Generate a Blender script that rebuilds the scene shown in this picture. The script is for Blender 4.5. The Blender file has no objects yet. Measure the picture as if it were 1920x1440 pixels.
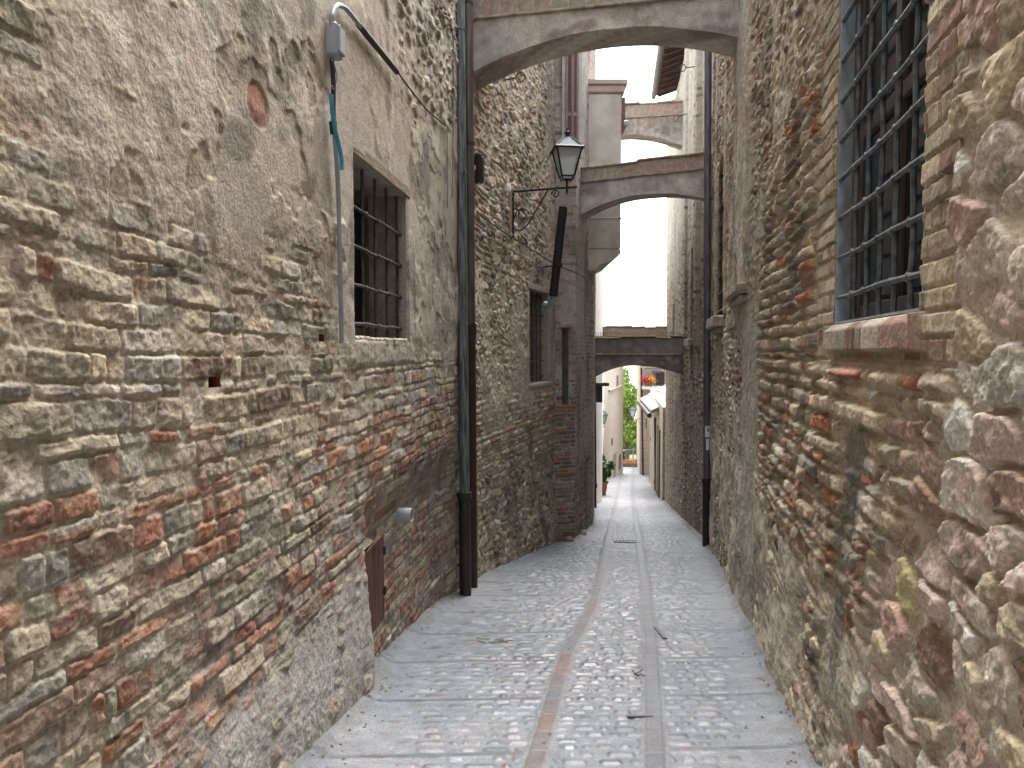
import bpy, math, random
import numpy as np
from mathutils import Vector, Matrix
random.seed(7)
R = math.radians
SC = bpy.context.scene
COL = SC.collection

# ---------------------------------------------------------------- camera, sky, sun, exposure
CAM_Z = 1.6
FPX = 1350.0                       # focal length in pixels of the 1920 px wide photograph
PITCH = math.atan(60 / FPX)
cam_d = bpy.data.cameras.new('camera'); cam = bpy.data.objects.new('camera', cam_d); COL.objects.link(cam)
cam.location = (0, 0, CAM_Z); cam.rotation_euler = (R(90) - PITCH, 0, 0)
cam_d.sensor_width = 36; cam_d.lens = FPX / 1920 * 36
cam_d.clip_start = 0.05; cam_d.clip_end = 2000
SC.camera = cam
SUN_EL, SUN_ROT = R(62), R(20)
world = bpy.data.worlds.new('World'); SC.world = world; world.use_nodes = True
wn = world.node_tree; wn.nodes.clear()
wo = wn.nodes.new('ShaderNodeOutputWorld'); wb = wn.nodes.new('ShaderNodeBackground')
sky = wn.nodes.new('ShaderNodeTexSky'); sky.sky_type = 'NISHITA'; sky.sun_disc = False
sky.sun_elevation = SUN_EL; sky.sun_rotation = SUN_ROT; sky.dust_density = 4; sky.air_density = 1.0
hs = wn.nodes.new('ShaderNodeHueSaturation'); hs.inputs['Saturation'].default_value = 0.38
hs.inputs['Value'].default_value = 1.25
wn.links.new(sky.outputs[0], hs.inputs['Color']); wn.links.new(hs.outputs[0], wb.inputs['Color'])
wb.inputs['Strength'].default_value = 0.15
wn.links.new(wb.outputs[0], wo.inputs[0])
sd = bpy.data.lights.new('sun', 'SUN'); sd.energy = 0.9; sd.angle = R(35); sd.color = (1, .97, .92)
sun = bpy.data.objects.new('sun', sd); COL.objects.link(sun)
sv = Vector((math.sin(SUN_ROT) * math.cos(SUN_EL), math.cos(SUN_ROT) * math.cos(SUN_EL), math.sin(SUN_EL)))
sun.rotation_euler = sv.to_track_quat('Z', 'Y').to_euler(); sun.location = (0, 0, 30)
SC.view_settings.view_transform = 'Standard'; SC.view_settings.look = 'None'
SC.view_settings.exposure = 2.2; SC.view_settings.gamma = 1
SC.cycles.max_bounces = 8; SC.cycles.diffuse_bounces = 5; SC.cycles.glossy_bounces = 3
SC.cycles.transmission_bounces = 3; SC.cycles.use_denoising = True
SC.cycles.sample_clamp_indirect = 8

# ---------------------------------------------------------------- noise and patterns (numpy)
_T = {}
def _tab(seed):
    if seed not in _T:
        _T[seed] = np.random.RandomState(seed).rand(256, 256).astype(np.float32)
    return _T[seed]
def vnoise(x, y, seed=0):
    x = np.asarray(x, np.float64); y = np.asarray(y, np.float64)
    xi = np.floor(x).astype(np.int64); yi = np.floor(y).astype(np.int64)
    fx = x - xi; fy = y - yi
    fx = fx * fx * (3 - 2 * fx); fy = fy * fy * (3 - 2 * fy)
    t = _tab(seed); a = xi & 255; b = yi & 255; a1 = (a + 1) & 255; b1 = (b + 1) & 255
    return (t[a, b] * (1 - fx) + t[a1, b] * fx) * (1 - fy) + (t[a, b1] * (1 - fx) + t[a1, b1] * fx) * fy
def fbm(x, y, octs=4, seed=0, gain=.5):
    s = 0; a = 1; n = 0
    for k in range(octs):
        c, d = math.cos(.7 * k), math.sin(.7 * k)
        s = s + a * vnoise((x * c - y * d) * 2 ** k + 17.3 * k, (x * d + y * c) * 2 ** k + 9.1 * k, seed + k); n += a; a *= gain
    return s / n
def h1(i, seed=0):
    i = np.asarray(i, np.int64)
    v = (i * 374761393 + seed * 668265263 + 1274126177) & 0xFFFFFFFF
    v = ((v ^ (v >> 13)) * 1103515245) & 0xFFFFFFFF
    v = ((v ^ (v >> 16)) * 2246822519) & 0xFFFFFFFF
    v = v ^ (v >> 15)
    return (v & 0xFFFFFF) / float(0x1000000)
def sst(a, b, x):
    t = np.clip((x - a) / (b - a), 0, 1); return t * t * (3 - 2 * t)
def mix(a, b, t): return a * (1 - t) + b * t
def mixc(a, b, t):
    t = np.asarray(t)[..., None]; return np.asarray(a) * (1 - t) + np.asarray(b) * t
def _cells(x, size, jit, hf):
    k = np.floor(x / size).astype(np.int64)
    b0 = (k + jit * (hf(k) - .5)) * size
    k = np.where(x < b0, k - 1, k)
    b1 = (k + 1 + jit * (hf(k + 1) - .5)) * size
    k = np.where(x >= b1, k + 1, k)
    b0 = (k + jit * (hf(k) - .5)) * size; b1 = (k + 1 + jit * (hf(k + 1) - .5)) * size
    return k, b0, b1
def bricks(u, z, pitch, length, seed, warp=.012, jit=.45, rad=.018, split=.30):
    zz = z + warp * 2 * (fbm(u * 2.2, z * 2.2, 3, seed + 50) - .5) + .05 * (vnoise(u * .6, z * .4, seed + 51) - .5) + .006 * (vnoise(u * 25, z * 25, seed + 57) - .5)
    r, z0, z1 = _cells(zz, pitch, jit, lambda k: h1(k, seed))
    uu = u + warp * 1.5 * (fbm(u * 3, z * 3, 2, seed + 52) - .5) + h1(r, seed + 1) * length * 7 + .006 * (vnoise(u * 25, z * 25, seed + 58) - .5)
    c, u0, u1 = _cells(uu, length, .8, lambda k: h1(k * 7919 + r * 104729, seed + 2))
    cid = c * 7919 + r * 104729 + 13
    # a share of the bricks is a half or a header: split some cells in two
    mid = (u0 + u1) / 2
    sp = h1(cid, seed + 3) < split
    right = uu > mid
    u0 = np.where(sp & right, mid, u0); u1 = np.where(sp & ~right, mid, u1)
    cid = np.where(sp & right, cid + 5000011, cid)
    du = np.minimum(uu - u0, u1 - uu); dz = np.minimum(zz - z0, z1 - zz)
    qx = np.maximum(rad - du, 0); qz = np.maximum(rad - dz, 0)
    e = np.where((qx > 0) & (qz > 0), rad - np.sqrt(qx * qx + qz * qz), np.minimum(du, dz))
    return e, cid, (uu - (u0 + u1) / 2), (zz - (z0 + z1) / 2)
def rubble(u, z, sx, sz, seed, warp=.25, jit=.9):
    x = u / sx + warp * (fbm(u * 4, z * 4, 2, seed + 60) - .5) * 2
    y = z / sz + warp * (fbm(u * 4, z * 4, 2, seed + 61) - .5) * 2
    xi = np.floor(x).astype(np.int64); yi = np.floor(y).astype(np.int64)
    f1 = np.full(x.shape, 9.); f2 = np.full(x.shape, 9.); cid = np.zeros(x.shape, np.int64); cx = np.zeros(x.shape); cy = np.zeros(x.shape)
    for dx in (-1, 0, 1):
        for dy in (-1, 0, 1):
            a = xi + dx; b = yi + dy; i = a * 7919 + b * 104729
            px = a + .5 + jit * (h1(i, seed) - .5); py = b + .5 + jit * (h1(i, seed + 1) - .5)
            d = (np.abs(x - px) ** 2.8 + np.abs(y - py) ** 2.8) ** (1 / 2.8)
            n = d < f1
            f2 = np.where(n, f1, np.minimum(f2, d)); f1 = np.where(n, d, f1); cid = np.where(n, i, cid)
            cx = np.where(n, x - px, cx); cy = np.where(n, y - py, cy)
    return (f2 - f1) * .5 * min(sx, sz), cid, cx * sx, cy * sz
def pick(cid, seed, pal, w):
    w = np.cumsum(w) / np.sum(w); k = np.searchsorted(w, h1(cid, seed)); k = np.minimum(k, len(pal) - 1)
    return np.array(pal)[k]

# base colours (linear albedo)
BUFF = (.42, .335, .235); SAND = (.44, .37, .26); GREY = (.30, .275, .235); OLIVE = (.31, .275, .19); RED = (.30, .115, .068)
ORANGE = (.35, .155, .085); BROWN = (.24, .155, .11); PINK = (.46, .29, .25); PALE = (.46, .40, .33); DARK = (.09, .075, .065)
YELL = (.41, .36, .19); ROSE = (.32, .20, .16); MORT = (.45, .39, .285); MORTG = (.27, .25, .22); PLAST = (.45, .385, .30); PLASTG = (.36, .325, .275)
CONC = (.33, .31, .285)

def stones(u, z, e, cid, cu, cz, seed, joint, rnd, prot, var, rough=.006, en=.016):
    """height of the stones over the joint bed"""
    hb = sst(joint, joint + rnd, e + en * (fbm(u * 32, z * 32, 3, seed + 70) - .5))
    top = prot + var * (h1(cid, seed + 71) - .45)
    tilt = cu * (h1(cid, seed + 72) - .5) * .10 + cz * (h1(cid, seed + 73) - .55) * .22
    n = rough * 2 * (fbm(u * 22 + h1(cid, seed + 74) * 40, z * 22, 4, seed + 75, .6) - .5)
    return hb * (top + tilt + n)
def mottle(c, u, z, seed, amt=.28):
    n = fbm(u * 14, z * 14, 4, seed, .62) * 1.0 + .5 * fbm(u * 2.1, z * 2.1, 2, seed + 5)
    c = c * (1 + amt * 2 * (n / 1.5 - .5))[..., None]
    g = c.mean(-1, keepdims=True); c = g + (c - g) * (.84 + .3 * (fbm(u * 5, z * 5, 2, seed + 9) - .5))[..., None]
    return np.clip(c * 1.10, 0, .62)

# ---------------------------------------------------------------- object helpers
def tag(o, label=None, cat=None, group=None, kind=None):
    if label: o['label'] = label
    if cat: o['category'] = cat
    if group: o['group'] = group
    if kind: o['kind'] = kind
    return o
def thing(name, loc, label, cat, group=None):
    o = bpy.data.objects.new(name, None); o.location = loc; o.empty_display_size = .2; COL.objects.link(o)
    return tag(o, label, cat, group)
def mesh_np(name, V, Q, mat, parent=None, loc=(0, 0, 0), colors=None, smooth=True):
    V = np.asarray(V, np.float64)
    if parent is not None:
        off = np.array(wloc(parent))
    else: off = np.array(loc)
    V = (V - off).astype(np.float32)
    me = bpy.data.meshes.new(name)
    me.vertices.add(len(V)); me.vertices.foreach_set('co', V.ravel())
    Q = np.asarray(Q, np.int32)
    me.loops.add(Q.size); me.loops.foreach_set('vertex_index', Q.ravel())
    me.polygons.add(len(Q)); me.polygons.foreach_set('loop_start', np.arange(0, Q.size, 4, dtype=np.int32))
    me.polygons.foreach_set('use_smooth', np.full(len(Q), smooth))
    me.update(calc_edges=True)
    if colors is not None:
        a = me.color_attributes.new('Col', 'FLOAT_COLOR', 'POINT')
        a.data.foreach_set('color', np.clip(colors, 0, 1).astype(np.float32).ravel())
    me.materials.append(mat)
    o = bpy.data.objects.new(name, me); COL.objects.link(o)
    if parent is not None: o.parent = parent
    else: o.location = loc
    return o
def wloc(o):
    v = Vector(o.location)
    while o.parent: o = o.parent; v = v + Vector(o.location)
    return v
class MB:
    def __init__(s): s.v = []; s.f = []
    def add(s, vs, fs):
        n = len(s.v); s.v += [tuple(v) for v in vs]; s.f += [tuple(i + n for i in f) for f in fs]; return s
    def box(s, c, d, M=None, bev=0):
        hx, hy, hz = d[0] / 2, d[1] / 2, d[2] / 2
        c = Vector(c); M = M or Matrix.Identity(3)
        if bev <= 0:
            vs = [c + M @ Vector((x * hx, y * hy, z * hz)) for x in (-1, 1) for y in (-1, 1) for z in (-1, 1)]
            return s.add(vs, [(0, 1, 3, 2), (4, 6, 7, 5), (0, 4, 5, 1), (2, 3, 7, 6), (0, 2, 6, 4), (1, 5, 7, 3)])
        b = min(bev, hx * .9, hy * .9, hz * .9); vs = []; idx = {}
        for x in (-1, 1):
            for y in (-1, 1):
                for z in (-1, 1):
                    for ax in range(3):
                        q = [x * hx, y * hy, z * hz]
                        for k in range(3):
                            if k != ax: q[k] -= (x, y, z)[k] * b
                        idx[x, y, z, ax] = len(vs); vs.append(c + M @ Vector(q))
        fs = []
        for ax in range(3):
            o = [k for k in range(3) if k != ax]
            for sg in (-1, 1):
                loop = []
                for a, bb in ((-1, -1), (1, -1), (1, 1), (-1, 1)):
                    t = [0, 0, 0]; t[ax] = sg; t[o[0]] = a; t[o[1]] = bb; loop.append(idx[t[0], t[1], t[2], ax])
                fs.append(loop)
            for a in (-1, 1):
                for bb in (-1, 1):
                    t1 = [0, 0, 0]; t2 = [0, 0, 0]; t1[ax] = -1; t2[ax] = 1
                    for t in (t1, t2): t[o[0]] = a; t[o[1]] = bb
                    fs.append((idx[(*t1, o[0])], idx[(*t2, o[0])], idx[(*t2, o[1])], idx[(*t1, o[1])]))
        for x in (-1, 1):
            for y in (-1, 1):
                for z in (-1, 1): fs.append((idx[x, y, z, 0], idx[x, y, z, 1], idx[x, y, z, 2]))
        return s.add(vs, fs)
    def tube(s, pts, r, n=8, cap=True):
        pts = [Vector(p) for p in pts]; rs = r if isinstance(r, (list, tuple)) else [r] * len(pts)
        rings = []; up = None
        for i, p in enumerate(pts):
            t = (pts[min(i + 1, len(pts) - 1)] - pts[max(i - 1, 0)])
            if t.length < 1e-9: t = Vector((0, 0, 1))
            t.normalize()
            if up is None: up = Vector((0, 0, 1)) if abs(t.z) < .9 else Vector((0, 1, 0))
            a = t.cross(up)
            if a.length < 1e-4: a = t.cross(Vector((1, 0, 0)))
            a.normalize(); b = a.cross(t).normalized(); up = b
            rings.append([p + (a * math.cos(k * 2 * math.pi / n) + b * math.sin(k * 2 * math.pi / n)) * rs[i] for k in range(n)])
        vs = [v for rg in rings for v in rg]; fs = []
        for i in range(len(pts) - 1):
            for k in range(n): fs.append((i * n + k, i * n + (k + 1) % n, (i + 1) * n + (k + 1) % n, (i + 1) * n + k))
        if cap: fs += [tuple(range(n))[::-1], tuple((len(pts) - 1) * n + k for k in range(n))]
        return s.add(vs, fs)
    def ring(s, c, r, R_, axis, w, n=20):
        """flat annulus pipe end: open tube wall"""
        c = Vector(c); ax = Vector(axis).normalized(); a = ax.orthogonal().normalized(); b = ax.cross(a)
        vs = []
        for k in range(n):
            d = a * math.cos(k * 2 * math.pi / n) + b * math.sin(k * 2 * math.pi / n)
            vs += [c + d * R_, c + d * R_ + ax * w, c + d * r + ax * w, c + d * r]
        fs = []
        for k in range(n):
            m = (k + 1) % n
            for j in range(4): fs.append((k * 4 + j, k * 4 + (j + 1) % 4, m * 4 + (j + 1) % 4, m * 4 + j))
        return s.add(vs, fs)
    def lathe(s, c, prof, n=16, M=None):
        c = Vector(c); M = M or Matrix.Identity(3)
        vs = [c + M @ Vector((r * math.cos(k * 2 * math.pi / n), r * math.sin(k * 2 * math.pi / n), z)) for r, z in prof for k in range(n)]
        fs = [(i * n + k, i * n + (k + 1) % n, (i + 1) * n + (k + 1) % n, (i + 1) * n + k) for i in range(len(prof) - 1) for k in range(n)]
        fs += [tuple(range(n))[::-1], tuple((len(prof) - 1) * n + k for k in range(n))]
        return s.add(vs, fs)
    def frustum(s, c, w0, w1, z0, z1, M=None):
        c = Vector(c); M = M or Matrix.Identity(3)
        vs = [c + M @ Vector((x * w / 2, y * w / 2, z)) for w, z in ((w0, z0), (w1, z1)) for x, y in ((-1, -1), (1, -1), (1, 1), (-1, 1))]
        return s.add(vs, [(3, 2, 1, 0), (4, 5, 6, 7), (0, 1, 5, 4), (1, 2, 6, 5), (2, 3, 7, 6), (3, 0, 4, 7)])
    def prism(s, poly, d):
        """poly: list of points, extruded by vector d"""
        d = Vector(d); n = len(poly); vs = [Vector(p) for p in poly] + [Vector(p) + d for p in poly]
        return s.add(vs, [tuple(range(n))[::-1], tuple(range(n, 2 * n))] + [(k, (k + 1) % n, (k + 1) % n + n, k + n) for k in range(n)])
    def build(s, name, mat, parent=None, loc=None, smooth=False):
        off = wloc(parent) if parent is not None else Vector(loc or (0, 0, 0))
        me = bpy.data.meshes.new(name); me.from_pydata([tuple(Vector(v) - off) for v in s.v], [], s.f); me.update()
        if smooth:
            for p in me.polygons: p.use_smooth = True
            try: me.set_sharp_from_angle(angle=R(40))
            except Exception: pass
        me.materials.append(mat)
        o = bpy.data.objects.new(name, me); COL.objects.link(o)
        if parent is not None: o.parent = parent
        else: o.location = off
        return o
def copy_tree(o, parent=None, col=None):
    c = o.copy(); COL.objects.link(c)
    if parent is not None: c.parent = parent
    for ch in list(o.children): copy_tree(ch, c)
    return c
def rotz(a): return Matrix.Rotation(a, 3, 'Z')

# ---------------------------------------------------------------- materials
def newmat(name):
    m = bpy.data.materials.new(name); m.use_nodes = True; nt = m.node_tree; nt.nodes.clear()
    out = nt.nodes.new('ShaderNodeOutputMaterial'); b = nt.nodes.new('ShaderNodeBsdfPrincipled'); nt.links.new(b.outputs[0], out.inputs[0])
    return m, nt, b
def N(nt, t, **kw):
    n = nt.nodes.new(t)
    for k, v in kw.items(): setattr(n, k, v)
    return n
def wallmat(name, rough=.92, bump=.6, spec=.25, alpha_rough=False):
    m, nt, b = newmat(name); L = nt.links.new
    at = N(nt, 'ShaderNodeAttribute', attribute_name='Col'); geo = N(nt, 'ShaderNodeTexCoord')
    n1 = N(nt, 'ShaderNodeTexNoise'); n1.inputs['Scale'].default_value = 70; n1.inputs['Detail'].default_value = 6; n1.inputs['Roughness'].default_value = .65
    n2 = N(nt, 'ShaderNodeTexNoise'); n2.inputs['Scale'].default_value = 9; n2.inputs['Detail'].default_value = 5
    L(geo.outputs['Object'], n1.inputs['Vector']); L(geo.outputs['Object'], n2.inputs['Vector'])
    r1 = N(nt, 'ShaderNodeMapRange'); r1.inputs[1].default_value = .3; r1.inputs[2].default_value = .7; r1.inputs[3].default_value = .60; r1.inputs[4].default_value = 1.38
    r2 = N(nt, 'ShaderNodeMapRange'); r2.inputs[1].default_value = .3; r2.inputs[2].default_value = .7; r2.inputs[3].default_value = .85; r2.inputs[4].default_value = 1.15
    L(n1.outputs[0], r1.inputs[0]); L(n2.outputs[0], r2.inputs[0])
    mu = N(nt, 'ShaderNodeMath', operation='MULTIPLY'); L(r1.outputs[0], mu.inputs[0]); L(r2.outputs[0], mu.inputs[1])
    vm = N(nt, 'ShaderNodeVectorMath', operation='SCALE'); L(at.outputs['Color'], vm.inputs[0]); L(mu.outputs[0], vm.inputs['Scale'])
    L(vm.outputs[0], b.inputs['Base Color'])
    bp = N(nt, 'ShaderNodeBump'); bp.inputs['Strength'].default_value = bump; bp.inputs['Distance'].default_value = .012
    L(n1.outputs[0], bp.inputs['Height']); L(bp.outputs[0], b.inputs['Normal'])
    b.inputs['Specular IOR Level'].default_value = spec
    if alpha_rough: L(at.outputs['Alpha'], b.inputs['Roughness'])
    else: b.inputs['Roughness'].default_value = rough
    return m
def plain(name, c, rough=.7, metal=0, var=.15, scale=25, bump=.1, c2=None, spec=.4, stretch=None, dist=.004):
    m, nt, b = newmat(name); L = nt.links.new
    geo = N(nt, 'ShaderNodeTexCoord'); n1 = N(nt, 'ShaderNodeTexNoise'); n1.inputs['Scale'].default_value = scale; n1.inputs['Detail'].default_value = 6
    src = geo.outputs['Object']
    if stretch:
        mp = N(nt, 'ShaderNodeMapping'); mp.inputs['Scale'].default_value = stretch; L(src, mp.inputs[0]); src = mp.outputs[0]
    L(src, n1.inputs['Vector'])
    rp = N(nt, 'ShaderNodeValToRGB'); L(n1.outputs[0], rp.inputs[0])
    c = np.array(c); a = c * (1 - var); z = np.array(c2) if c2 is not None else c * (1 + var)
    rp.color_ramp.elements[0].position = .33; rp.color_ramp.elements[1].position = .67
    rp.color_ramp.elements[0].color = (*a, 1); rp.color_ramp.elements[1].color = (*z, 1)
    L(rp.outputs[0], b.inputs['Base Color'])
    bp = N(nt, 'ShaderNodeBump'); bp.inputs['Strength'].default_value = bump; bp.inputs['Distance'].default_value = dist
    L(n1.outputs[0], bp.inputs['Height']); L(bp.outputs[0], b.inputs['Normal'])
    b.inputs['Roughness'].default_value = rough; b.inputs['Metallic'].default_value = metal; b.inputs['Specular IOR Level'].default_value = spec
    return m
M = {}
M['wall'] = wallmat('old_masonry'); M['road'] = wallmat('worn_cobbles', spec=.55, bump=.16, alpha_rough=True)
M['plaster'] = wallmat('stained_plaster', bump=.3)
M['iron'] = plain('dark_iron', (.035, .035, .037), .55, .5, .3)
M['barrust'] = plain('rusted_bar', (.07, .06, .055), .6, .4, .35, 30, .2, c2=(.13, .12, .115))
M['barblue'] = plain('worn_blue_grey_bar', (.075, .08, .09), .5, .4, .3, 22, .2, c2=(.17, .19, .21))
M['blue'] = plain('blue_grey_paint', (.40, .52, .64), .6, 0, .15, 22, .2, c2=(.26, .25, .25), stretch=(1, 1, .5))
M['copper'] = plain('oxidised_copper', (.06, .075, .075), .55, .3, .3, 16, .1, c2=(.21, .25, .24), stretch=(3, 3, .25))
M['brownpipe'] = plain('brown_grey_copper', (.10, .08, .075), .45, .5, .15, 8, .05, c2=(.15, .13, .125), stretch=(2, 2, .4))
M['castiron'] = plain('brown_cast_iron', (.05, .026, .022), .5, .2, .2, 12, .1)
M['castdark'] = plain('dark_cast_iron', (.035, .03, .028), .5, .3, .25, 12, .1)
M['zinc'] = plain('grey_purple_zinc', (.11, .105, .12), .5, .4, .2, 10, .05, c2=(.17, .16, .18), stretch=(2, 2, .3))
M['rustplate'] = plain('red_brown_iron_plate', (.10, .045, .035), .55, .3, .25, 10, .1, c2=(.17, .09, .075), stretch=(2, 2, .4))
M['greyplastic'] = plain('grey_plastic', (.36, .38, .41), .5, 0, .06, 10, .02)
M['conduit'] = plain('grey_conduit', (.26, .28, .30), .5, 0, .12, 8, .05)
M['bluehose'] = plain('blue_hose', (.03, .22, .33), .45, 0, .15, 120, .3, c2=(.06, .34, .48))
M['cable'] = plain('dark_cable', (.03, .03, .032), .6, 0, .2)
M['greycable'] = plain('grey_cable', (.22, .21, .20), .7, 0, .2)
M['wood'] = plain('weathered_timber', (.21, .16, .11), .85, 0, .3, 10, .4, c2=(.32, .26, .19), stretch=(6, .6, 6))
M['shutter'] = plain('brown_wood_shutter', (.085, .07, .062), .75, 0, .25, 10, .2, c2=(.13, .11, .10), stretch=(8, 8, .4))
M['redshutter'] = plain('dusty_red_shutter', (.34, .235, .22), .8, 0, .15, 20, .1)
M['dark'] = plain('dark_interior', (.012, .012, .014), .6, 0, .3)
M['terracotta'] = plain('terracotta', (.40, .16, .10), .8, 0, .15, 18, .15)
M['tile'] = plain('clay_tile', (.37, .27, .21), .9, 0, .25, 9, .5, c2=(.47, .41, .33), dist=.01)
M['white'] = plain('white_paint', (.75, .75, .73), .6, 0, .04)
M['redink'] = plain('red_ink', (.5, .05, .04), .6, 0, .05)
M['leaf'] = plain('leaf_green', (.16, .30, .05), .55, 0, .4, 1.2, .05, c2=(.34, .48, .11))
M['leafdark'] = plain('leaf_dark', (.035, .09, .02), .5, 0, .4, 6, .05, c2=(.08, .18, .04))
M['bark'] = plain('bark', (.12, .09, .06), .9, 0, .3, 12, .5)
M['orangef'] = plain('orange_flowers', (.75, .32, .03), .7, 0, .2, 30)
M['redf'] = plain('red_flowers', (.65, .05, .04), .7, 0, .2, 30)
M['straw'] = plain('dry_straw', (.30, .23, .11), .9, 0, .3, 30)
M['whiteplast'] = plain('white_plaster', (.62, .60, .55), .9, 0, .10, 4, .2)
M['slab'] = plain('pale_stone_slab', (.21, .195, .175), .9, 0, .3, 5, .5, dist=.02)
m, nt, b = newmat('frosted_glass'); b.inputs['Base Color'].default_value = (.55, .62, .64, 1); b.inputs['Roughness'].default_value = .35
b.inputs['Transmission Weight'].default_value = .45; M['frost'] = m
m, nt, b = newmat('window_glass'); b.inputs['Base Color'].default_value = (.02, .025, .03, 1); b.inputs['Roughness'].default_value = .08; M['glass'] = m
def brickmat(name, c1, c2, mo, bw=.24, bh=.075, bump=.5):
    m, nt, b = newmat(name); L = nt.links.new
    tc = N(nt, 'ShaderNodeTexCoord'); sx = N(nt, 'ShaderNodeSeparateXYZ'); L(tc.outputs['Object'], sx.inputs[0])
    ad = N(nt, 'ShaderNodeMath', operation='ADD'); L(sx.outputs[0], ad.inputs[0]); L(sx.outputs[1], ad.inputs[1])
    cb = N(nt, 'ShaderNodeCombineXYZ'); L(ad.outputs[0], cb.inputs[0]); L(sx.outputs[2], cb.inputs[1])
    nz = N(nt, 'ShaderNodeTexNoise'); nz.inputs['Scale'].default_value = 4; L(tc.outputs['Object'], nz.inputs['Vector'])
    mx = N(nt, 'ShaderNodeVectorMath', operation='SCALE'); mx.inputs['Scale'].default_value = .05; L(nz.outputs['Color'], mx.inputs[0])
    va = N(nt, 'ShaderNodeVectorMath', operation='ADD'); L(cb.outputs[0], va.inputs[0]); L(mx.outputs[0], va.inputs[1])
    bt = N(nt, 'ShaderNodeTexBrick'); L(va.outputs[0], bt.inputs['Vector']); bt.inputs['Scale'].default_value = 1
    bt.inputs['Color1'].default_value = (*c1, 1); bt.inputs['Color2'].default_value = (*c2, 1); bt.inputs['Mortar'].default_value = (*mo, 1)
    bt.inputs['Brick Width'].default_value = bw; bt.inputs['Row Height'].default_value = bh; bt.inputs['Mortar Size'].default_value = .009; bt.inputs['Mortar Smooth'].default_value = .4
    n1 = N(nt, 'ShaderNodeTexNoise'); n1.inputs['Scale'].default_value = 12; n1.inputs['Detail'].default_value = 7; n1.inputs['Roughness'].default_value = .7; L(tc.outputs['Object'], n1.inputs['Vector'])
    r1 = N(nt, 'ShaderNodeMapRange'); r1.inputs[1].default_value = .3; r1.inputs[2].default_value = .7; r1.inputs[3].default_value = .6; r1.inputs[4].default_value = 1.35; L(n1.outputs[0], r1.inputs[0])
    vm = N(nt, 'ShaderNodeVectorMath', operation='SCALE'); L(bt.outputs[0], vm.inputs[0]); L(r1.outputs[0], vm.inputs['Scale']); L(vm.outputs[0], b.inputs['Base Color'])
    bp = N(nt, 'ShaderNodeBump'); bp.inputs['Strength'].default_value = bump; bp.inputs['Distance'].default_value = .012; bp.invert = True
    L(bt.outputs['Fac'], bp.inputs['Height']); b2 = N(nt, 'ShaderNodeBump'); b2.inputs['Strength'].default_value = .5; b2.inputs['Distance'].default_value = .02
    L(n1.outputs[0], b2.inputs['Height']); L(bp.outputs[0], b2.inputs['Normal']); L(b2.outputs[0], b.inputs['Normal']); b.inputs['Roughness'].default_value = .92
    return m
M['palebrick'] = brickmat('pale_brick', (.50, .40, .31), (.42, .31, .23), (.48, .43, .36))
M['stonefar'] = brickmat('pale_rubble', (.47, .41, .33), (.40, .33, .25), (.46, .42, .35), .19, .07, .4)

# ---------------------------------------------------------------- pixel of the photograph -> ray
def ray(px, py):
    a = (px - 960) / FPX; b = (720 - py) / FPX
    return Vector((a, math.cos(PITCH) + b * math.sin(PITCH), -math.sin(PITCH) + b * math.cos(PITCH)))
def P(px, py, Y):
    d = ray(px, py); return Vector((0, 0, CAM_Z)) + d * (Y / d.y)
def ground_z(Y):
    Y = np.asarray(Y, float); z = np.where(Y < 22, -.145 * Y, -3.19 - .115 * (Y - 22))
    return np.where(Y > 42, -5.49 - .02 * (Y - 42), z)
class Path:
    def __init__(s, pts, side): s.Y = np.array([p[0] for p in pts], float); s.X = np.array([p[1] for p in pts], float); s.side = side
    def x(s, Y): return np.interp(Y, s.Y, s.X)
    def slope(s, Y, e=.12):
        Y = np.clip(np.asarray(Y, float), s.Y[0], s.Y[-1]); a = np.clip(Y + e, s.Y[0], s.Y[-1]); b = np.clip(Y - e, s.Y[0], s.Y[-1])
        return (s.x(a) - s.x(b)) / (a - b)
    def nrm(s, Y):
        k = s.slope(Y); l = np.sqrt(1 + k * k); return s.side / l, -s.side * k / l
    def pt(s, Y, z, off=0):
        nx, ny = s.nrm(Y); return Vector((float(s.x(Y) + nx * off), float(Y + ny * off), z))
    def hit(s, px, py, off=0):
        d = ray(px, py); t = np.linspace(.5, 45, 8000); Yt = d.y * t
        nx, ny = s.nrm(Yt); f = d.x * t - (s.x(Yt) + off / np.abs(nx) * s.side)
        k = np.where((np.diff(np.sign(f)) != 0) & (Yt[:-1] > s.Y[0] - .3) & (Yt[:-1] < s.Y[-1] + .6))[0]
        if not len(k): print('NO HIT', px, py)
        k = k[0] if len(k) else 0
        T = t[k]; return Vector((d.x * T, d.y * T, CAM_Z + d.z * T))
    def ang(s, Y): return math.atan2(-float(s.slope(Y)), 1)     # rotation about z that turns +Y onto the wall's run
LP = Path([(-6, -2.304), (1, -1.464), (8.35, -.582)], 1)
LP2 = Path([(8.35, -.60), (9.5, -.43), (13.2, .76)], 1)
LP3 = Path([(13.2, .77), (13.36, 1.15), (16, 1.78), (18.5, 2.1), (21.6, 2.45)], 1)
RP = Path([(-6, -.378), (12.55, 3.48)], -1)
RP2 = Path([(12.55, 3.49), (14.9, 3.84), (24, 5.16)], -1)

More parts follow.
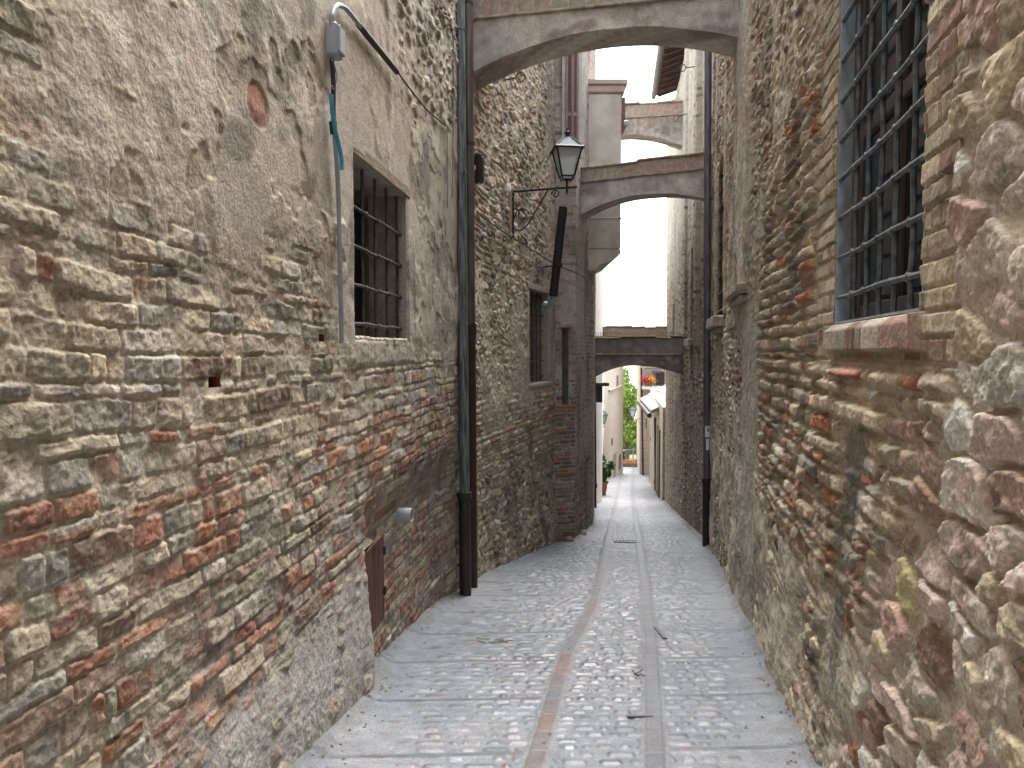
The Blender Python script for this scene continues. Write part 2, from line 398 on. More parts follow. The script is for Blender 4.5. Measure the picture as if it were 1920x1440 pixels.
def build_wall(name, path, patches, fn, holes, mat, parent, ztop, depth=3.5, zbot=None):
    """displaced wall sheet in patches (Y0,Y1,z0,z1,dY,dz) + solid body behind. holes: (Y0,Y1,z0,z1,depth,col)"""
    VV = []; QQ = []; CC = []; nv = 0
    def emit(V, Q, C):
        nonlocal nv
        VV.append(V); QQ.append(Q + nv); CC.append(C); nv += len(V)
    for (Y0, Y1, z0, z1, dY, dz) in patches:
        ys = np.linspace(Y0, Y1, max(3, int((Y1 - Y0) / dY) + 1)); zs = np.linspace(z0, z1, max(3, int((z1 - z0) / dz) + 1))
        hh = [h for h in holes if h[0] < Y1 and h[1] > Y0 and h[2] < z1 and h[3] > z0]
        for h in hh:
            for a in (0, 1):
                k = np.argmin(abs(ys - h[a]))
                if 0 < k < len(ys) - 1: ys[k] = h[a]
                k = np.argmin(abs(zs - h[2 + a]))
                if 0 < k < len(zs) - 1: zs[k] = h[2 + a]
        ys2 = ys; zs2 = zs
        Yg, Zg = np.meshgrid(ys2, zs2, indexing='ij')
        d, c = fn(Yg, Zg)
        d = d.copy()
        for h in hh:
            ed = np.maximum(np.maximum(h[0] - Yg, Yg - h[1]), np.maximum(h[2] - Zg, Zg - h[3]))
            w = sst(.035, 0, ed); d = d * (1 - w) + (.004 + .5 * np.minimum(d, .02)) * w
        nx, ny = path.nrm(Yg); X = path.x(Yg) + nx * d; Yw = Yg + ny * d
        V = np.stack([X, Yw, Zg], -1); n, m_ = Yg.shape
        idx = np.arange(n * m_).reshape(n, m_)
        Q = np.stack([idx[:-1, :-1], idx[1:, :-1], idx[1:, 1:], idx[:-1, 1:]], -1)
        if path.side < 0: Q = Q[..., ::-1]
        yc = (ys2[:-1] + ys2[1:]) / 2; zc = (zs2[:-1] + zs2[1:]) / 2; keep = np.ones((n - 1, m_ - 1), bool)
        for h in hh:
            keep &= ~(((yc > h[0]) & (yc < h[1]))[:, None] & ((zc > h[2]) & (zc < h[3]))[None, :])
        C = np.concatenate([c, np.ones(c.shape[:2] + (1,))], -1)
        emit(V.reshape(-1, 3), Q[keep].reshape(-1, 4), C.reshape(-1, 4))
        for sl in ((0, slice(None)), (-1, slice(None)), (slice(None), 0), (slice(None), -1)):   # turned-back edges close the seams
            e0 = V[sl]; nx1, ny1 = path.nrm(Yg[sl]); e1 = e0 - .04 * np.stack([nx1, ny1, 0 * nx1], -1); kk = np.arange(len(e0) - 1); L0 = len(e0)
            ok = np.ones(len(kk), bool)
            for h in hh:
                ym, zm = (Yg[sl][:-1] + Yg[sl][1:]) / 2, (Zg[sl][:-1] + Zg[sl][1:]) / 2
                ok &= ~((ym >= h[0] - 1e-6) & (ym <= h[1] + 1e-6) & (zm >= h[2] - 1e-6) & (zm <= h[3] + 1e-6))
            kk = kk[ok]
            emit(np.concatenate([e0, e1]), np.stack([kk, kk + 1, kk + 1 + L0, kk + L0], -1), np.concatenate([C[sl], C[sl]]))
        for h in hh:      # reveals
            iy = [int(np.argmin(abs(ys2 - np.clip(h[a], ys[0], ys[-1])))) for a in (0, 1)]; iz = [int(np.argmin(abs(zs2 - np.clip(h[2 + a], zs[0], zs[-1])))) for a in (0, 1)]
            loops = []
            if h[0] > Y0: loops.append([(iy[0], k) for k in range(iz[0], iz[1] + 1)])
            if h[1] < Y1: loops.append([(iy[1], k) for k in range(iz[0], iz[1] + 1)])
            if h[2] > z0: loops.append([(k, iz[0]) for k in range(iy[0], iy[1] + 1)])
            if h[3] < z1: loops.append([(k, iz[1]) for k in range(iy[0], iy[1] + 1)])
            for lp in loops:
                a = np.array([V[i, k] for i, k in lp]); yy = np.array([Yg[i, k] for i, k in lp]); zz = np.array([Zg[i, k] for i, k in lp])
                nst = 7; rows = []
                dd0 = np.array([d[i, k] for i, k in lp])
                for j in range(nst + 1):
                    dd = dd0 * (1 - j / nst) + (-h[4]) * (j / nst)
                    nx, ny = path.nrm(yy); rows.append(np.stack([path.x(yy) + nx * dd, yy + ny * dd, zz], -1))
                W = np.stack(rows, 1); nn, mm = W.shape[:2]; ii = np.arange(nn * mm).reshape(nn, mm)
                Q2 = np.stack([ii[:-1, :-1], ii[1:, :-1], ii[1:, 1:], ii[:-1, 1:]], -1).reshape(-1, 4)
                cc = np.array(h[5])[None, :] * (.8 + .4 * fbm(W[..., 1].ravel() * 9 + W[..., 0].ravel() * 9, W[..., 2].ravel() * 9, 3, 91))[:, None]
                emit(W.reshape(-1, 3), Q2, np.concatenate([cc, np.ones((len(cc), 1))], -1))
    # body behind
    ys = path.Y[(path.Y >= min(p[0] for p in patches) - .01) & (path.Y <= max(p[1] for p in patches) + .01)]
    ya, yb = min(p[0] for p in patches), max(p[1] for p in patches)
    ys = np.unique(np.concatenate([[ya], ys, [yb]])); zb = zbot if zbot is not None else min(p[2] for p in patches) - .5
    front = [path.pt(y, 0, -.42) for y in ys]; back = [path.pt(y, 0, -depth) for y in ys]; face = [path.pt(y, 0, -.012) for y in ys]
    V = []; Q = []
    def quad(a, b_, c, e): k = len(V); V.extend([a, b_, c, e]); Q.append((k, k + 1, k + 2, k + 3))
    def vz(p, z): return (p.x, p.y, z)
    for i in range(len(ys) - 1):
        quad(vz(front[i], zb), vz(front[i + 1], zb), vz(front[i + 1], ztop), vz(front[i], ztop))
        quad(vz(back[i], zb), vz(back[i + 1], zb), vz(back[i + 1], ztop), vz(back[i], ztop))
        quad(vz(face[i], ztop), vz(face[i + 1], ztop), vz(back[i + 1], ztop), vz(back[i], ztop))
    for i in (0, len(ys) - 1): quad(vz(face[i], zb), vz(back[i], zb), vz(back[i], ztop), vz(face[i], ztop))
    V = np.array(V, float); emit(V, np.array(Q), np.tile([.3, .26, .2, 1], (len(V), 1)))
    return mesh_np('wall', np.concatenate(VV), np.concatenate(QQ), mat, parent, colors=np.concatenate(CC))

# ================================================================ masonry recipes
def assemble(hb, cb, lvl, cm, sharp=.0035):
    t = 1 / (1 + np.exp(-np.clip((hb - lvl) / sharp, -30, 30)))
    h = np.maximum(hb, lvl); return h, mixc(cm, cb, t), t
def micro(u, z, seed, a=1.0):
    return a * (.012 * (fbm(u * 9, z * 9, 3, seed) - .5) + .012 * (fbm(u * 34, z * 34, 3, seed + 4, .65) - .5))

def fn_left(Y, z):
    s = 100
    n0 = fbm(Y * 1.6, z * 1.6, 4, s); n1 = fbm(Y * 5, z * 5, 4, s + 10)
    e, cid, cu, cz = bricks(Y, z, .084, .25, s, .022, .55)
    hb = stones(Y, z, e, cid, cu, cz, s, .002, .010, .014, .013, .006, .011)
    miss = h1(cid, s + 8) < .02; hb = np.where(miss, -.03, hb)
    # plaster coverage
    pz = np.clip(sst(1.80, 2.25, z + .5 * (n0 - .5)) * sst(1.9, 2.3, Y) + sst(1.45, 1.8, z + .3 * (n0 - .5)) * sst(4.2, 4.8, Y), 0, 1)
    rub = sst(5.4, 5.8, Y + .4 * (n1 - .5)) * sst(3.2, 3.6, z - .25 * (Y - 5.6))       # exposed rubble above the window
    low = sst(.28, -.05, z + .5 * (n0 - .5) - .04 * (Y < 2.5)) * sst(5.4, 4.9, Y)
    lvl = .0065 + .010 * (n1 - .4) + pz * (.014 + .030 * (n0 - .42)) + low * (.014 + .04 * (n0 - .5))
    er, cr, ru, rz = rubble(Y, z, .19, .12, s + 20)
    hr = stones(Y, z, er, cr, ru, rz, s + 20, .003, .026, .034, .028, .012); hr = mix(hr, hr * .62, low)
    lvlr = .012 + .02 * (n0 - .4)
    hb = mix(hb, hr, np.maximum(rub, low * .9)); lvl = mix(lvl, lvlr, rub)
    redp = np.clip(sst(1.35, 1.05, z) * .40 + sst(.5, .2, z) * .0 + .06, 0, 1)
    warm = pick(cid, s + 3, [RED, ORANGE, (.33, .20, .14), BROWN], [4, 3.4, 1.6, 1]); cool = pick(cid, s + 4, [BUFF, SAND, GREY, OLIVE, BROWN, PALE], [4, 3, 3.5, 2.5, .8, 1])
    cb = np.where((h1(cid, s + 5) < redp)[..., None], warm, cool) * (.78 + .45 * h1(cid, s + 6))[..., None]
    cr2 = pick(cr, s + 7, [SAND, GREY, PALE, BROWN, OLIVE], [3, 3, 2, 1, 1]) * (.7 + .5 * h1(cr, s + 9))[..., None]
    cb = mixc(cb, cr2, np.maximum(rub, low * .85))
    soot = sst(.60, .75, fbm(Y * 3 + 4, z * 6, 4, s + 31)); cb = cb * (1 - .55 * soot * (h1(cid, s + 12) < .5))[..., None]
    dusty = sst(.45, .7, fbm(Y * 18, z * 18, 3, s + 33)) * .45; cb = mixc(cb, np.array(MORT) * .9, dusty)
    gm = np.clip(sst(.95, .55, z + .4 * (n0 - .5)) * sst(2.2, 3.0, Y + .5 * (n0 - .5)) + sst(4.6, 6.2, Y), 0, 1) * (1 - pz)
    cm = mixc(MORT, MORTG, gm); cm = mixc(cm, PLAST, pz * .85)
    cm = mixc(cm, (.38, .36, .33), low); 
    gp = sst(.48, .62, fbm(Y * 1.3 + 7, z * 1.1, 3, s + 35)) * pz; cm = mixc(cm, PLASTG, gp * .8)
    stain = sst(.58, .72, fbm(Y * 2.2, z * 2.2, 4, s + 36)); cm = cm * (1 - .30 * stain)[..., None]
    h, c, t = assemble(hb, cb, lvl + .006 * (n1 - .5) * pz + .004 * pz, cm)
    c = mottle(c, Y, z, s + 40, .30)
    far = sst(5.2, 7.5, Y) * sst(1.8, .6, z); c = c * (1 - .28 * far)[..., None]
    # chipped layers of plaster
    ch = sst(.52, .55, fbm(Y * 3.3, z * 3.3 + 20, 4, s + 42)) * pz * (1 - rub); h = h - .008 * ch
    c = mixc(c, c * np.array([.86, .84, .80]), ch)
    # round tile set in the plaster and the smooth band over the window
    d = np.hypot((Y - 3.33) / 1.0, (z - 2.73 + .35 * (Y - 3.33)) * 1.0); el = sst(.115, .095, np.hypot((Y - 3.33) * 1.0, (z - 2.72) * 1.0) + .01 * (n1 - .5))
    c = mixc(c, np.array((.40, .22, .16)) * (.85 + .3 * n1[..., None]), el); h = mix(h, .012, el)
    band = sst(4.35, 4.5, Y) * sst(6.1, 5.9, Y) * sst(2.98, 3.05, z) * sst(3.95, 3.85, z - .10 * (Y - 4.5) + .1 * n1)
    c = mixc(c, np.array((.42, .36, .29)) * (.8 + .35 * fbm(Y * 12, z * 1.5, 3, s + 44))[..., None], band * .85); h = mix(h, .030 + .006 * (fbm(Y * 12, z * 1.5, 3, s + 44) - .5), band * .85)
    # plaster margins of the window
    mg = sst(.16, .11, np.maximum(np.maximum(4.63 - Y, Y - 5.95), np.maximum(1.70 - z - .05, z - 2.9)) + .05 * (n1 - .5))
    c = mixc(c, np.array((.37, .33, .28)) * (.8 + .4 * n1[..., None]), mg * .85); h = mix(h, .026 + .01 * (n1 - .5), mg * .85)
    flat = sst(.50, .56, fbm(Y * 1.9 + 11, z * 2.3, 3, s + 81)) * pz * (1 - rub) * (1 - el)      # trowelled patches in the render
    h = mix(h, .020 + .03 * (fbm(Y * 1.5, z * 1.5, 2, s + 84) - .5), flat * .8); c = mixc(c, np.array((.41, .365, .305)) * (.85 + .3 * fbm(Y * 6, z * 6, 3, s + 82))[..., None], flat * .65)
    dkp = sst(.62, .70, fbm(Y * 2.6 + 31, z * 3.2, 4, s + 83)) * pz; c = c * (1 - .42 * dkp)[..., None]
    h = h + micro(Y, z, s + 46) * (1 - .55 * flat) * (1 - .45 * pz * (1 - rub)) + .05 * (fbm(Y * .7, z * .7, 2, s + 48) - .5)
    # battered foot of the near wall, recess behind it
    h = h + .07 * sst(.35, -.7, z) * sst(4.86, 4.74, Y) - .11 * sst(4.80, 4.92, Y) * sst(.7, .2, z) * sst(8.3, 7.2, Y)
    return h, c

def fn_right(Y, z):
    s = 300
    n0 = fbm(Y * 1.5, z * 1.5, 4, s); n1 = fbm(Y * 5, z * 5, 4, s + 10)
    # coursed bricks
    e, cid, cu, cz = bricks(Y, z, .086, .27, s, .022)
    hb = stones(Y, z, e, cid, cu, cz, s, .006, .020, .040, .035, .010)
    # rubble of big stones
    er, cr, ru, rz = rubble(Y + .1, z, .25, .145, s + 20, .28)
    hr = stones(Y, z, er, cr, ru, rz, s + 20, .005, .013, .034, .024, .012, .010)
    e3, c3, u3, v3 = rubble(Y, z, .20, .080, s + 25, .2)
    h3 = stones(Y, z, e3, c3, u3, v3, s + 25, .002, .013, .022, .022, .010, .009)
    nb = n0 - .5
    big = sst(2.20, 2.10, Y + .18 * nb + .05 * np.sin(z * 9)) ; big = np.maximum(big, sst(2.75, 2.45, Y + .5 * nb + .55 * (z - .9)) * sst(1.42, 1.32, z))
    quoin = (sst(2.06, 2.10, Y + .07 * (h1(np.floor(z / .17).astype(int), 5) - .5)) * sst(4.02, 3.98, Y + .06 * (h1(np.floor(z / .086).astype(int), 6) - .5)) * sst(1.50, 1.54, z))
    rows = sst(6.6, 5.9, Y + .5 * nb) * sst(.25, .5, z + .3 * nb) * sst(3.6, 3.1, z + .8 * nb + .12 * (Y - 4.5)) * (1 - big)
    low = sst(.55, .22, z + .4 * nb + .0 * Y) * sst(2.0, 2.6, Y + nb)
    eq, cq, uq, vq = bricks(Y, z + .02, .083, .30, s + 30, .003, .12)
    hq = stones(Y, z, eq, cq, uq, vq, s + 30, .003, .007, .026, .009, .003, .004)
    H = mix(h3, hb, rows); H = mix(H, hr, big); H = mix(H, hq, quoin)
    C3 = pick(c3, s + 3, [GREY, SAND, BUFF, BROWN, PALE, ROSE, DARK], [3, 3, 2, 1.5, 2, 1, .5]) * (.75 + .5 * h1(c3, s + 13))[..., None]
    CB = pick(cid, s + 4, [BUFF, SAND, PALE, GREY, RED, ORANGE, BROWN, OLIVE, ROSE], [3, 2.4, 1.8, 2.2, .9, .8, 1.4, 1.5, 1]) * (.72 + .5 * h1(cid, s + 14))[..., None]
    CR = pick(cr, s + 5, [(.54, .415, .37), PALE, (.38, .36, .32), ORANGE, YELL, (.40, .27, .22), BROWN, SAND, (.55, .49, .44)], [3.4, 3.4, 2.0, .7, .5, .8, .8, 3.2, 3.0]) * (.85 + .38 * h1(cr, s + 15))[..., None]
    CQ = pick(cq, s + 6, [BUFF, OLIVE, SAND, BROWN, ROSE], [4, 2.5, 2, 1, .8]) * (.70 + .35 * h1(cq, s + 16))[..., None]
    C = mixc(C3, CB, rows); C = mixc(C, CR, big); C = mixc(C, CQ, quoin)
    strat = fbm(Y * 3, z * 38 + 4 * n0, 3, s + 50); C = C * (1 + .35 * (strat - .5) * (h1(cr, 9) < .5))[..., None]
    soot = sst(.56, .70, fbm(Y * 2.4 + 2, z * 2.0, 4, s + 31)) * sst(1.3, 2.0, z + .5 * nb) * (1 - quoin) * sst(12.5, 3.5, Y)
    soot = np.maximum(soot, sst(.66, .72, fbm(Y * 4, z * 5, 4, s + 37)) * .8 * (1 - quoin))
    C = mixc(C, (.085, .075, .068), soot * .68)
    lvl = .008 + .016 * (n1 - .4) + low * (.006 + .08 * (n0 - .5)) + big * (.001 + .030 * (n0 - .5)) + (1 - rows) * (1 - big) * (1 - quoin) * sst(4, 6, Y) * (.007 + .05 * (n0 - .5))
    lvl = mix(lvl, .012, quoin)
    cm = mixc((.47, .42, .33), (.48, .43, .35), low); cm = mixc(cm, (.36, .33, .28), sst(4.2, 6.5, Y) * (1 - low))
    cm = cm * (1 - .25 * sst(.55, .7, fbm(Y * 2, z * 2, 3, s + 39)))[..., None]
    h, c, t = assemble(H, C, lvl, cm)
    # damp cement streak
    dk = sst(.13, .08, abs(Y - 3.22 - .12 * np.sin(z * 3 + 1)) + .12 * nb) * sst(1.33, 1.2, z) * sst(-.1, .15, z)
    c = mixc(c, (.17, .155, .135), dk * .8); h = mix(h, .022 + .008 * (n1 - .5), dk * .6)
    # sill course under the window
    si = sst(2.36, 2.39, Y) * sst(3.70, 3.66, Y) * sst(1.60, 1.61, z) * sst(1.735, 1.73, z)
    es, cs, us, vs_ = bricks(Y, z * 0 + .043, .086, .26, s + 44, 0, 0)
    CS = pick(cs, s + 45, [ROSE, BROWN, PALE, GREY], [3, 1, 2, 2]) * (.8 + .4 * h1(cs, 3))[..., None]
    c = mixc(c, CS, si); h = mix(h, .062 + .01 * (n1 - .5) - .012 * (1 - sst(.003, .012, es)), si)
    un = sst(2.3, 2.36, Y) * sst(3.75, 3.7, Y) * sst(1.56, 1.57, z) * sst(1.60, 1.597, z); h = mix(h, .004, un)
    # smooth plaster of a walled-up window and the grey render below
    pl = sst(7.30, 7.36, Y) * sst(8.45, 8.40, Y) * sst(2.30, 2.34, z + .03 * n1)
    c = mixc(c, np.array((.47, .43, .38)) * (.85 + .25 * n0)[..., None], pl * .95); h = mix(h, .030, pl * .95)
    pg = sst(6.15, 6.5, Y + .3 * nb) * sst(7.7, 7.3, Y + .3 * nb) * sst(2.2, 2.0, z + .2 * nb)
    c = mixc(c, np.array((.33, .31, .27)) * (.75 + .5 * n0)[..., None], pg * .85); h = mix(h, .030 + .02 * nb, pg * .85)
    # stone rims of windows seen edge-on
    for y0, y1, zz0 in ((8.5, 8.75, 2.2), (7.02, 7.28, 2.6), (9.75, 10.05, 2.1), (11.35, 11.6, 2.1)):
        rm = sst(y0 - .03, y0, Y) * sst(y1 + .03, y1, Y) * sst(zz0, zz0 + .05, z)
        c = mixc(c, np.array(BUFF) * (.75 + .5 * n1)[..., None], rm * .8); h = mix(h, .05 + .02 * (n1 - .5), rm * .8)
    c = mottle(c, Y, z, s + 40, .30)
    c = c * np.array((1.08, 1.05, .99))
    rough = 1 + .5 * (1 - quoin) * sst(3.9, 4.5, Y) * sst(1.6, 2.4, z)
    h = h + micro(Y, z, s + 46) * rough * (1 - .6 * quoin) + .045 * (fbm(Y * .8, z * .8, 2, s + 48) - .5) * (1 - quoin) - .012 * quoin
    h = h + .07 * sst(-.2, -1.0, z + .12 * (Y - 4)) * sst(8, 5, Y) + .05 * (fbm(Y * 2.4, z * 2.4, 3, s + 66) - .5) * (1 - quoin)
    return h, c

def fn_left2(Y, z):
    s = 500
    n0 = fbm(Y * 1.5, z * 1.5, 4, s); n1 = fbm(Y * 5, z * 5, 4, s + 10); nb = n0 - .5
    e, cid, cu, cz = bricks(Y, z, .08, .24, s, .02)
    hb = stones(Y, z, e, cid, cu, cz, s, .006, .018, .030, .030, .008)
    er, cr, ru, rz = rubble(Y, z, .19, .11, s + 20)
    hr = stones(Y, z, er, cr, ru, rz, s + 20, .002, .014, .026, .022, .011, .010)
    br = np.clip(sst(9.9, 9.6, Y + .5 * nb) * sst(2.5, 2.8, z + .4 * nb) + sst(1.15, .9, z + .5 * nb) * sst(-.1, .2, z + .4 * nb) + sst(13.15, 13.22, Y) * sst(1.0, .7, z + nb), 0, 1)
    H = mix(hr, hb, br)
    CB = pick(cid, s + 4, [BUFF, SAND, GREY, RED, BROWN, ROSE, OLIVE], [3, 2, 2, .8, 1.4, 1, 1]) * (.65 + .5 * h1(cid, s + 14))[..., None]
    CR = pick(cr, s + 5, [SAND, GREY, PALE, BROWN, OLIVE, BUFF], [3, 3, 1.5, 1.5, 1, 2]) * (.6 + .55 * h1(cr, s + 15))[..., None]
    C = mixc(CR, CB, br)
    pl = sst(.40, .52, fbm(Y * .9 + 3, z * .7, 3, s + 33)) * sst(3.3, 2.6, z) * sst(.2, .8, z) + sst(12.4, 12.8, Y) * sst(.8, 1.3, z)
    pl = np.clip(pl, 0, 1); lvl = .012 + .022 * (n1 - .4) + pl * (.016 + .03 * nb)
    cm = mixc((.36, .31, .23), (.36, .31, .25), pl)
    h, c, t = assemble(H, C, lvl, cm)
    soot = sst(.56, .70, fbm(Y * 2.4 + 2, z * 1.3, 4, s + 31)); c = mixc(c, (.09, .08, .07), soot * .5)
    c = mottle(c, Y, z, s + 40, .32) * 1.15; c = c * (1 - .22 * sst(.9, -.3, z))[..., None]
    mg = sst(.16, .11, np.maximum(np.maximum(11.64 - Y, Y - 12.85), np.maximum(1.08 - z, z - 2.6)) + .05 * (n1 - .5))
    c = mixc(c, np.array((.36, .32, .27)) * (.75 + .5 * n1[..., None]), mg * .8); h = mix(h, .028, mg * .8)
    h = h + micro(Y, z, s + 46, 1.6) + .06 * (fbm(Y * .7, z * .7, 2, s + 48) - .5) + .08 * sst(-.6, -1.6, z)
    return h, c

def fn_left3(Y, z):
    s = 700
    n0 = fbm(Y * 1.2, z * 1.2, 4, s); n1 = fbm(Y * 5, z * 5, 4, s + 10); nb = n0 - .5
    e, cid, cu, cz = bricks(Y * 2.2 * (Y < 13.36) + Y * (Y >= 13.36), z, .08, .24, s, .012)
    hb = stones(Y, z, e, cid, cu, cz, s, .006, .015, .030, .016, .006)
    CB = pick(cid, s + 4, [RED, ORANGE, BROWN, GREY, BUFF, ROSE], [1.6, 1.4, 1.6, 1.6, 1.6, 1.4]) * (.55 + .5 * h1(cid, s + 14))[..., None]
    up = sst(.35, .9, z + nb); side = sst(13.33, 13.40, Y)
    cov = np.clip(np.maximum(side * .9 * (1 - .5 * sst(16, 14, Y) * sst(-.3, -.8, z)), up), 0, 1)
    lvl = .008 + cov * (.026 + .02 * nb)
    cm = mixc((.34, .31, .27), (.42, .39, .36), cov); cm = mixc(cm, (.40, .34, .29), cov * (1 - side))
    h, c, t = assemble(hb, CB, lvl, cm)
    soot = sst(.5, .70, fbm(Y * 2.4 + 2, z * .9, 4, s + 31)); c = mixc(c, (.12, .10, .09), soot * .5)
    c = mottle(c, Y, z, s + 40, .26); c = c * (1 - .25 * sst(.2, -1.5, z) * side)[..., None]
    return h + micro(Y, z, s + 46, .9) + .03 * (fbm(Y * .7, z * .7, 2, s + 48) - .5), c

def fn_right2(Y, z):
    s = 900
    n0 = fbm(Y * 1.2, z * .8, 4, s); n1 = fbm(Y * 4, z * 4, 4, s + 10); nb = n0 - .5
    er, cr, ru, rz = rubble(Y, z, .18, .11, s + 20)
    hr = stones(Y, z, er, cr, ru, rz, s + 20, .006, .030, .034, .04, .012)
    CR = pick(cr, s + 5, [SAND, GREY, BUFF, BROWN, OLIVE, ROSE], [2, 2, 2.4, 2, 1.5, .8]) * (.6 + .5 * h1(cr, s + 15))[..., None]
    up = sst(3.0, 5.4, z + 2 * nb); lvl = .016 + .022 * nb + .012 * n1 + up * .02
    cm = mixc((.34, .28, .22), (.50, .44, .34), up)
    h, c, t = assemble(hr, CR, lvl, cm)
    st = sst(.5, .7, fbm(Y * 3, z * .5, 4, s + 31)); c = mixc(c, (.15, .12, .10), st * .5 * (1 - .6 * up))
    c = mottle(c, Y, z, s + 40, .28)
    h = h + micro(Y, z, s + 46, 1.5)
    for y0, y1, a in ((14.3, 14.75, .10), (17.0, 17.3, .06)):
        rm = sst(y0 - .04, y0, Y) * sst(y1 + .04, y1, Y) * sst(1.6, 1.7, z); h = h + a * rm
    return h, c

# ================================================================ ground
RLY = [0, 3.69, 5.79, 7.4, 14.9, 27, 45]; RLX = [-.5, .137, .47, .85, 2.04, 4.0, 7.0]
RRY = [0, 3.69, 4.97, 7.4, 10.5, 16, 28.8, 45]; RRX = [0, .765, 1.0, 1.40, 1.93, 2.80, 4.86, 7.6]
LEY = [0, 3.69, 5.0, 5.6, 8.2, 9.5, 13.3, 13.4, 16, 21.6, 27, 34, 45]; LEX = [-1.5, -1.07, -.95, -1.05, -.62, -.43, .74, 1.12, 1.78, 2.45, 3.1, 4.3, 6.9]
def redge(Y): return np.where(Y < 12.5, .87 + .208 * Y, np.interp(Y, [12.5, 14.9, 24, 36, 45], [3.47, 3.83, 5.15, 6.9, 8.3]))
def fn_road(X, Y):
    s = 1100
    n0 = fbm(X * 1.5, Y * 1.5, 4, s); n1 = fbm(X * 6, Y * 6, 4, s + 10); nb = n0 - .5
    lr = np.interp(Y, RLY, RLX) + .03 * (vnoise(Y * .8, Y * 0, s + 2) - .5); rr = np.interp(Y, RRY, RRX) + .03 * (vnoise(Y * .8, Y * 0, s + 3) - .5)
    le = np.interp(Y, LEY, LEX); re = redge(Y)
    mid = (X > lr) & (X < rr)
    e, cid, cu, cz = bricks(X, Y, .088, .105, s, .014, .32, .035, .08)
    e2, cid2, cu2, cz2 = bricks(X * 1.0, Y, .098, .115, s + 20, .010, .30, .04, .08)
    e = np.where(mid, e, e2); cid = np.where(mid, cid, cid2 + 77)
    gone = h1(cid, s + 7) < .05
    dome = sst(-.002, .036, e + .006 * (n1 - .5))
    hs_ = dome * (.012 + .007 * h1(cid, s + 8)) + dome * .004 * (fbm(X * 30 + 9 * h1(cid, 2), Y * 30, 3, s + 9) - .5)
    hs_ = np.where(gone, 0, hs_)
    wd = np.minimum(X - le, re - X)
    cover = sst(.60, .10, wd + .45 * nb) * .020 + sst(5.6, 3.0, Y + 2 * nb) * .0035
    leftn = sst(1.2, .2, X - le) * sst(9.5, 8.0, Y); cover = np.maximum(cover, leftn * .006)
    lvl = .0035 + cover * .8 + .005 * (n1 - .5) + .004 * nb
    cs = pick(cid, s + 4, [(.27, .27, .285), (.22, .225, .24), (.32, .31, .305), (.27, .24, .235), (.19, .195, .21), (.26, .185, .17), (.26, .26, .25)], [4, 3, 3, 1.2, 1.2, .25, 1]) * (.8 + .4 * h1(cid, s + 14))[..., None]
    cs = cs * (.85 + .3 * n1)[..., None]
    cm = mixc((.31, .305, .30), (.255, .265, .285), sst(.4, .65, n0))
    h, c, t = assemble(hs_, cs, lvl, cm, .0016)
    rg = np.where(t > .5, .34 + .14 * h1(cid, s + 15), .58)
    # transverse bands
    k = (Y - 2.9 - .055 * (X - .5)) / .86; fr = abs(k - np.round(k)) * .86
    b = sst(.032, .022, fr + .008 * (n1 - .5)) * (~mid) * sst(26, 18, Y)
    c = mixc(c, np.where((vnoise(X * 3, np.round(k) * 7, s + 19) > .82)[..., None], (.23, .18, .165), (.17, .175, .185)), b * .9); h = mix(h, .013, b); rg = mix(rg, .45, b)
    # two paved wheel strips
    for rx, sd_ in ((lr, 1), (rr, 2)):
        q = abs(X - rx); w = sst(.055, .045, q + .006 * (n1 - .5)); w2 = sst(.085, .070, q + .012 * (n1 - .5))
        seg = np.floor(Y / .27 + .1 * sd_).astype(np.int64); jn = sst(0, .012, .135 - abs((Y / .27 + .1 * sd_) - seg - .5) * .27)
        if sd_ == 1: cc = pick(seg, s + 16, [(.255, .175, .145), (.23, .19, .175), (.22, .21, .205)], [1.4, 2.4, 2]) if True else 0
        else: cc = pick(seg, s + 17, [(.20, .18, .18), (.19, .19, .20), (.16, .16, .17)], [2, 2, 1])
        fade = sst(6.0, 9, Y) * .5 * (sd_ == 1); cc = mixc(cc, (.21, .205, .205), fade)
        c = mixc(c, (.28, .275, .27), w2); h = mix(h, .012, w2); rg = mix(rg, .6, w2)
        c = mixc(c, cc * (.85 + .3 * n1)[..., None] * (.8 + .2 * jn)[..., None], w); h = mix(h, .017 * (.7 + .3 * jn), w); rg = mix(rg, .42, w)
    dirt = sst(.22, .0, wd + .16 * (n1 - .5)); c = mixc(c, (.19, .175, .155), dirt * .6); rg = mix(rg, .85, dirt)
    c = c * np.array((.70, .745, .80)) * (1 + .30 * (fbm(X * 20, Y * 20, 3, s + 41) - .5))[..., None]
    h = h + .008 * (fbm(X * 1.2, Y * 1.2, 2, s + 45) - .5) + .0015 * (n1 - .5)
    h = h + .05 * sst(.14, 0, wd)
    return h, np.concatenate([c, rg[..., None]], -1)
VV = []; QQ = []; CC = []; nv = 0
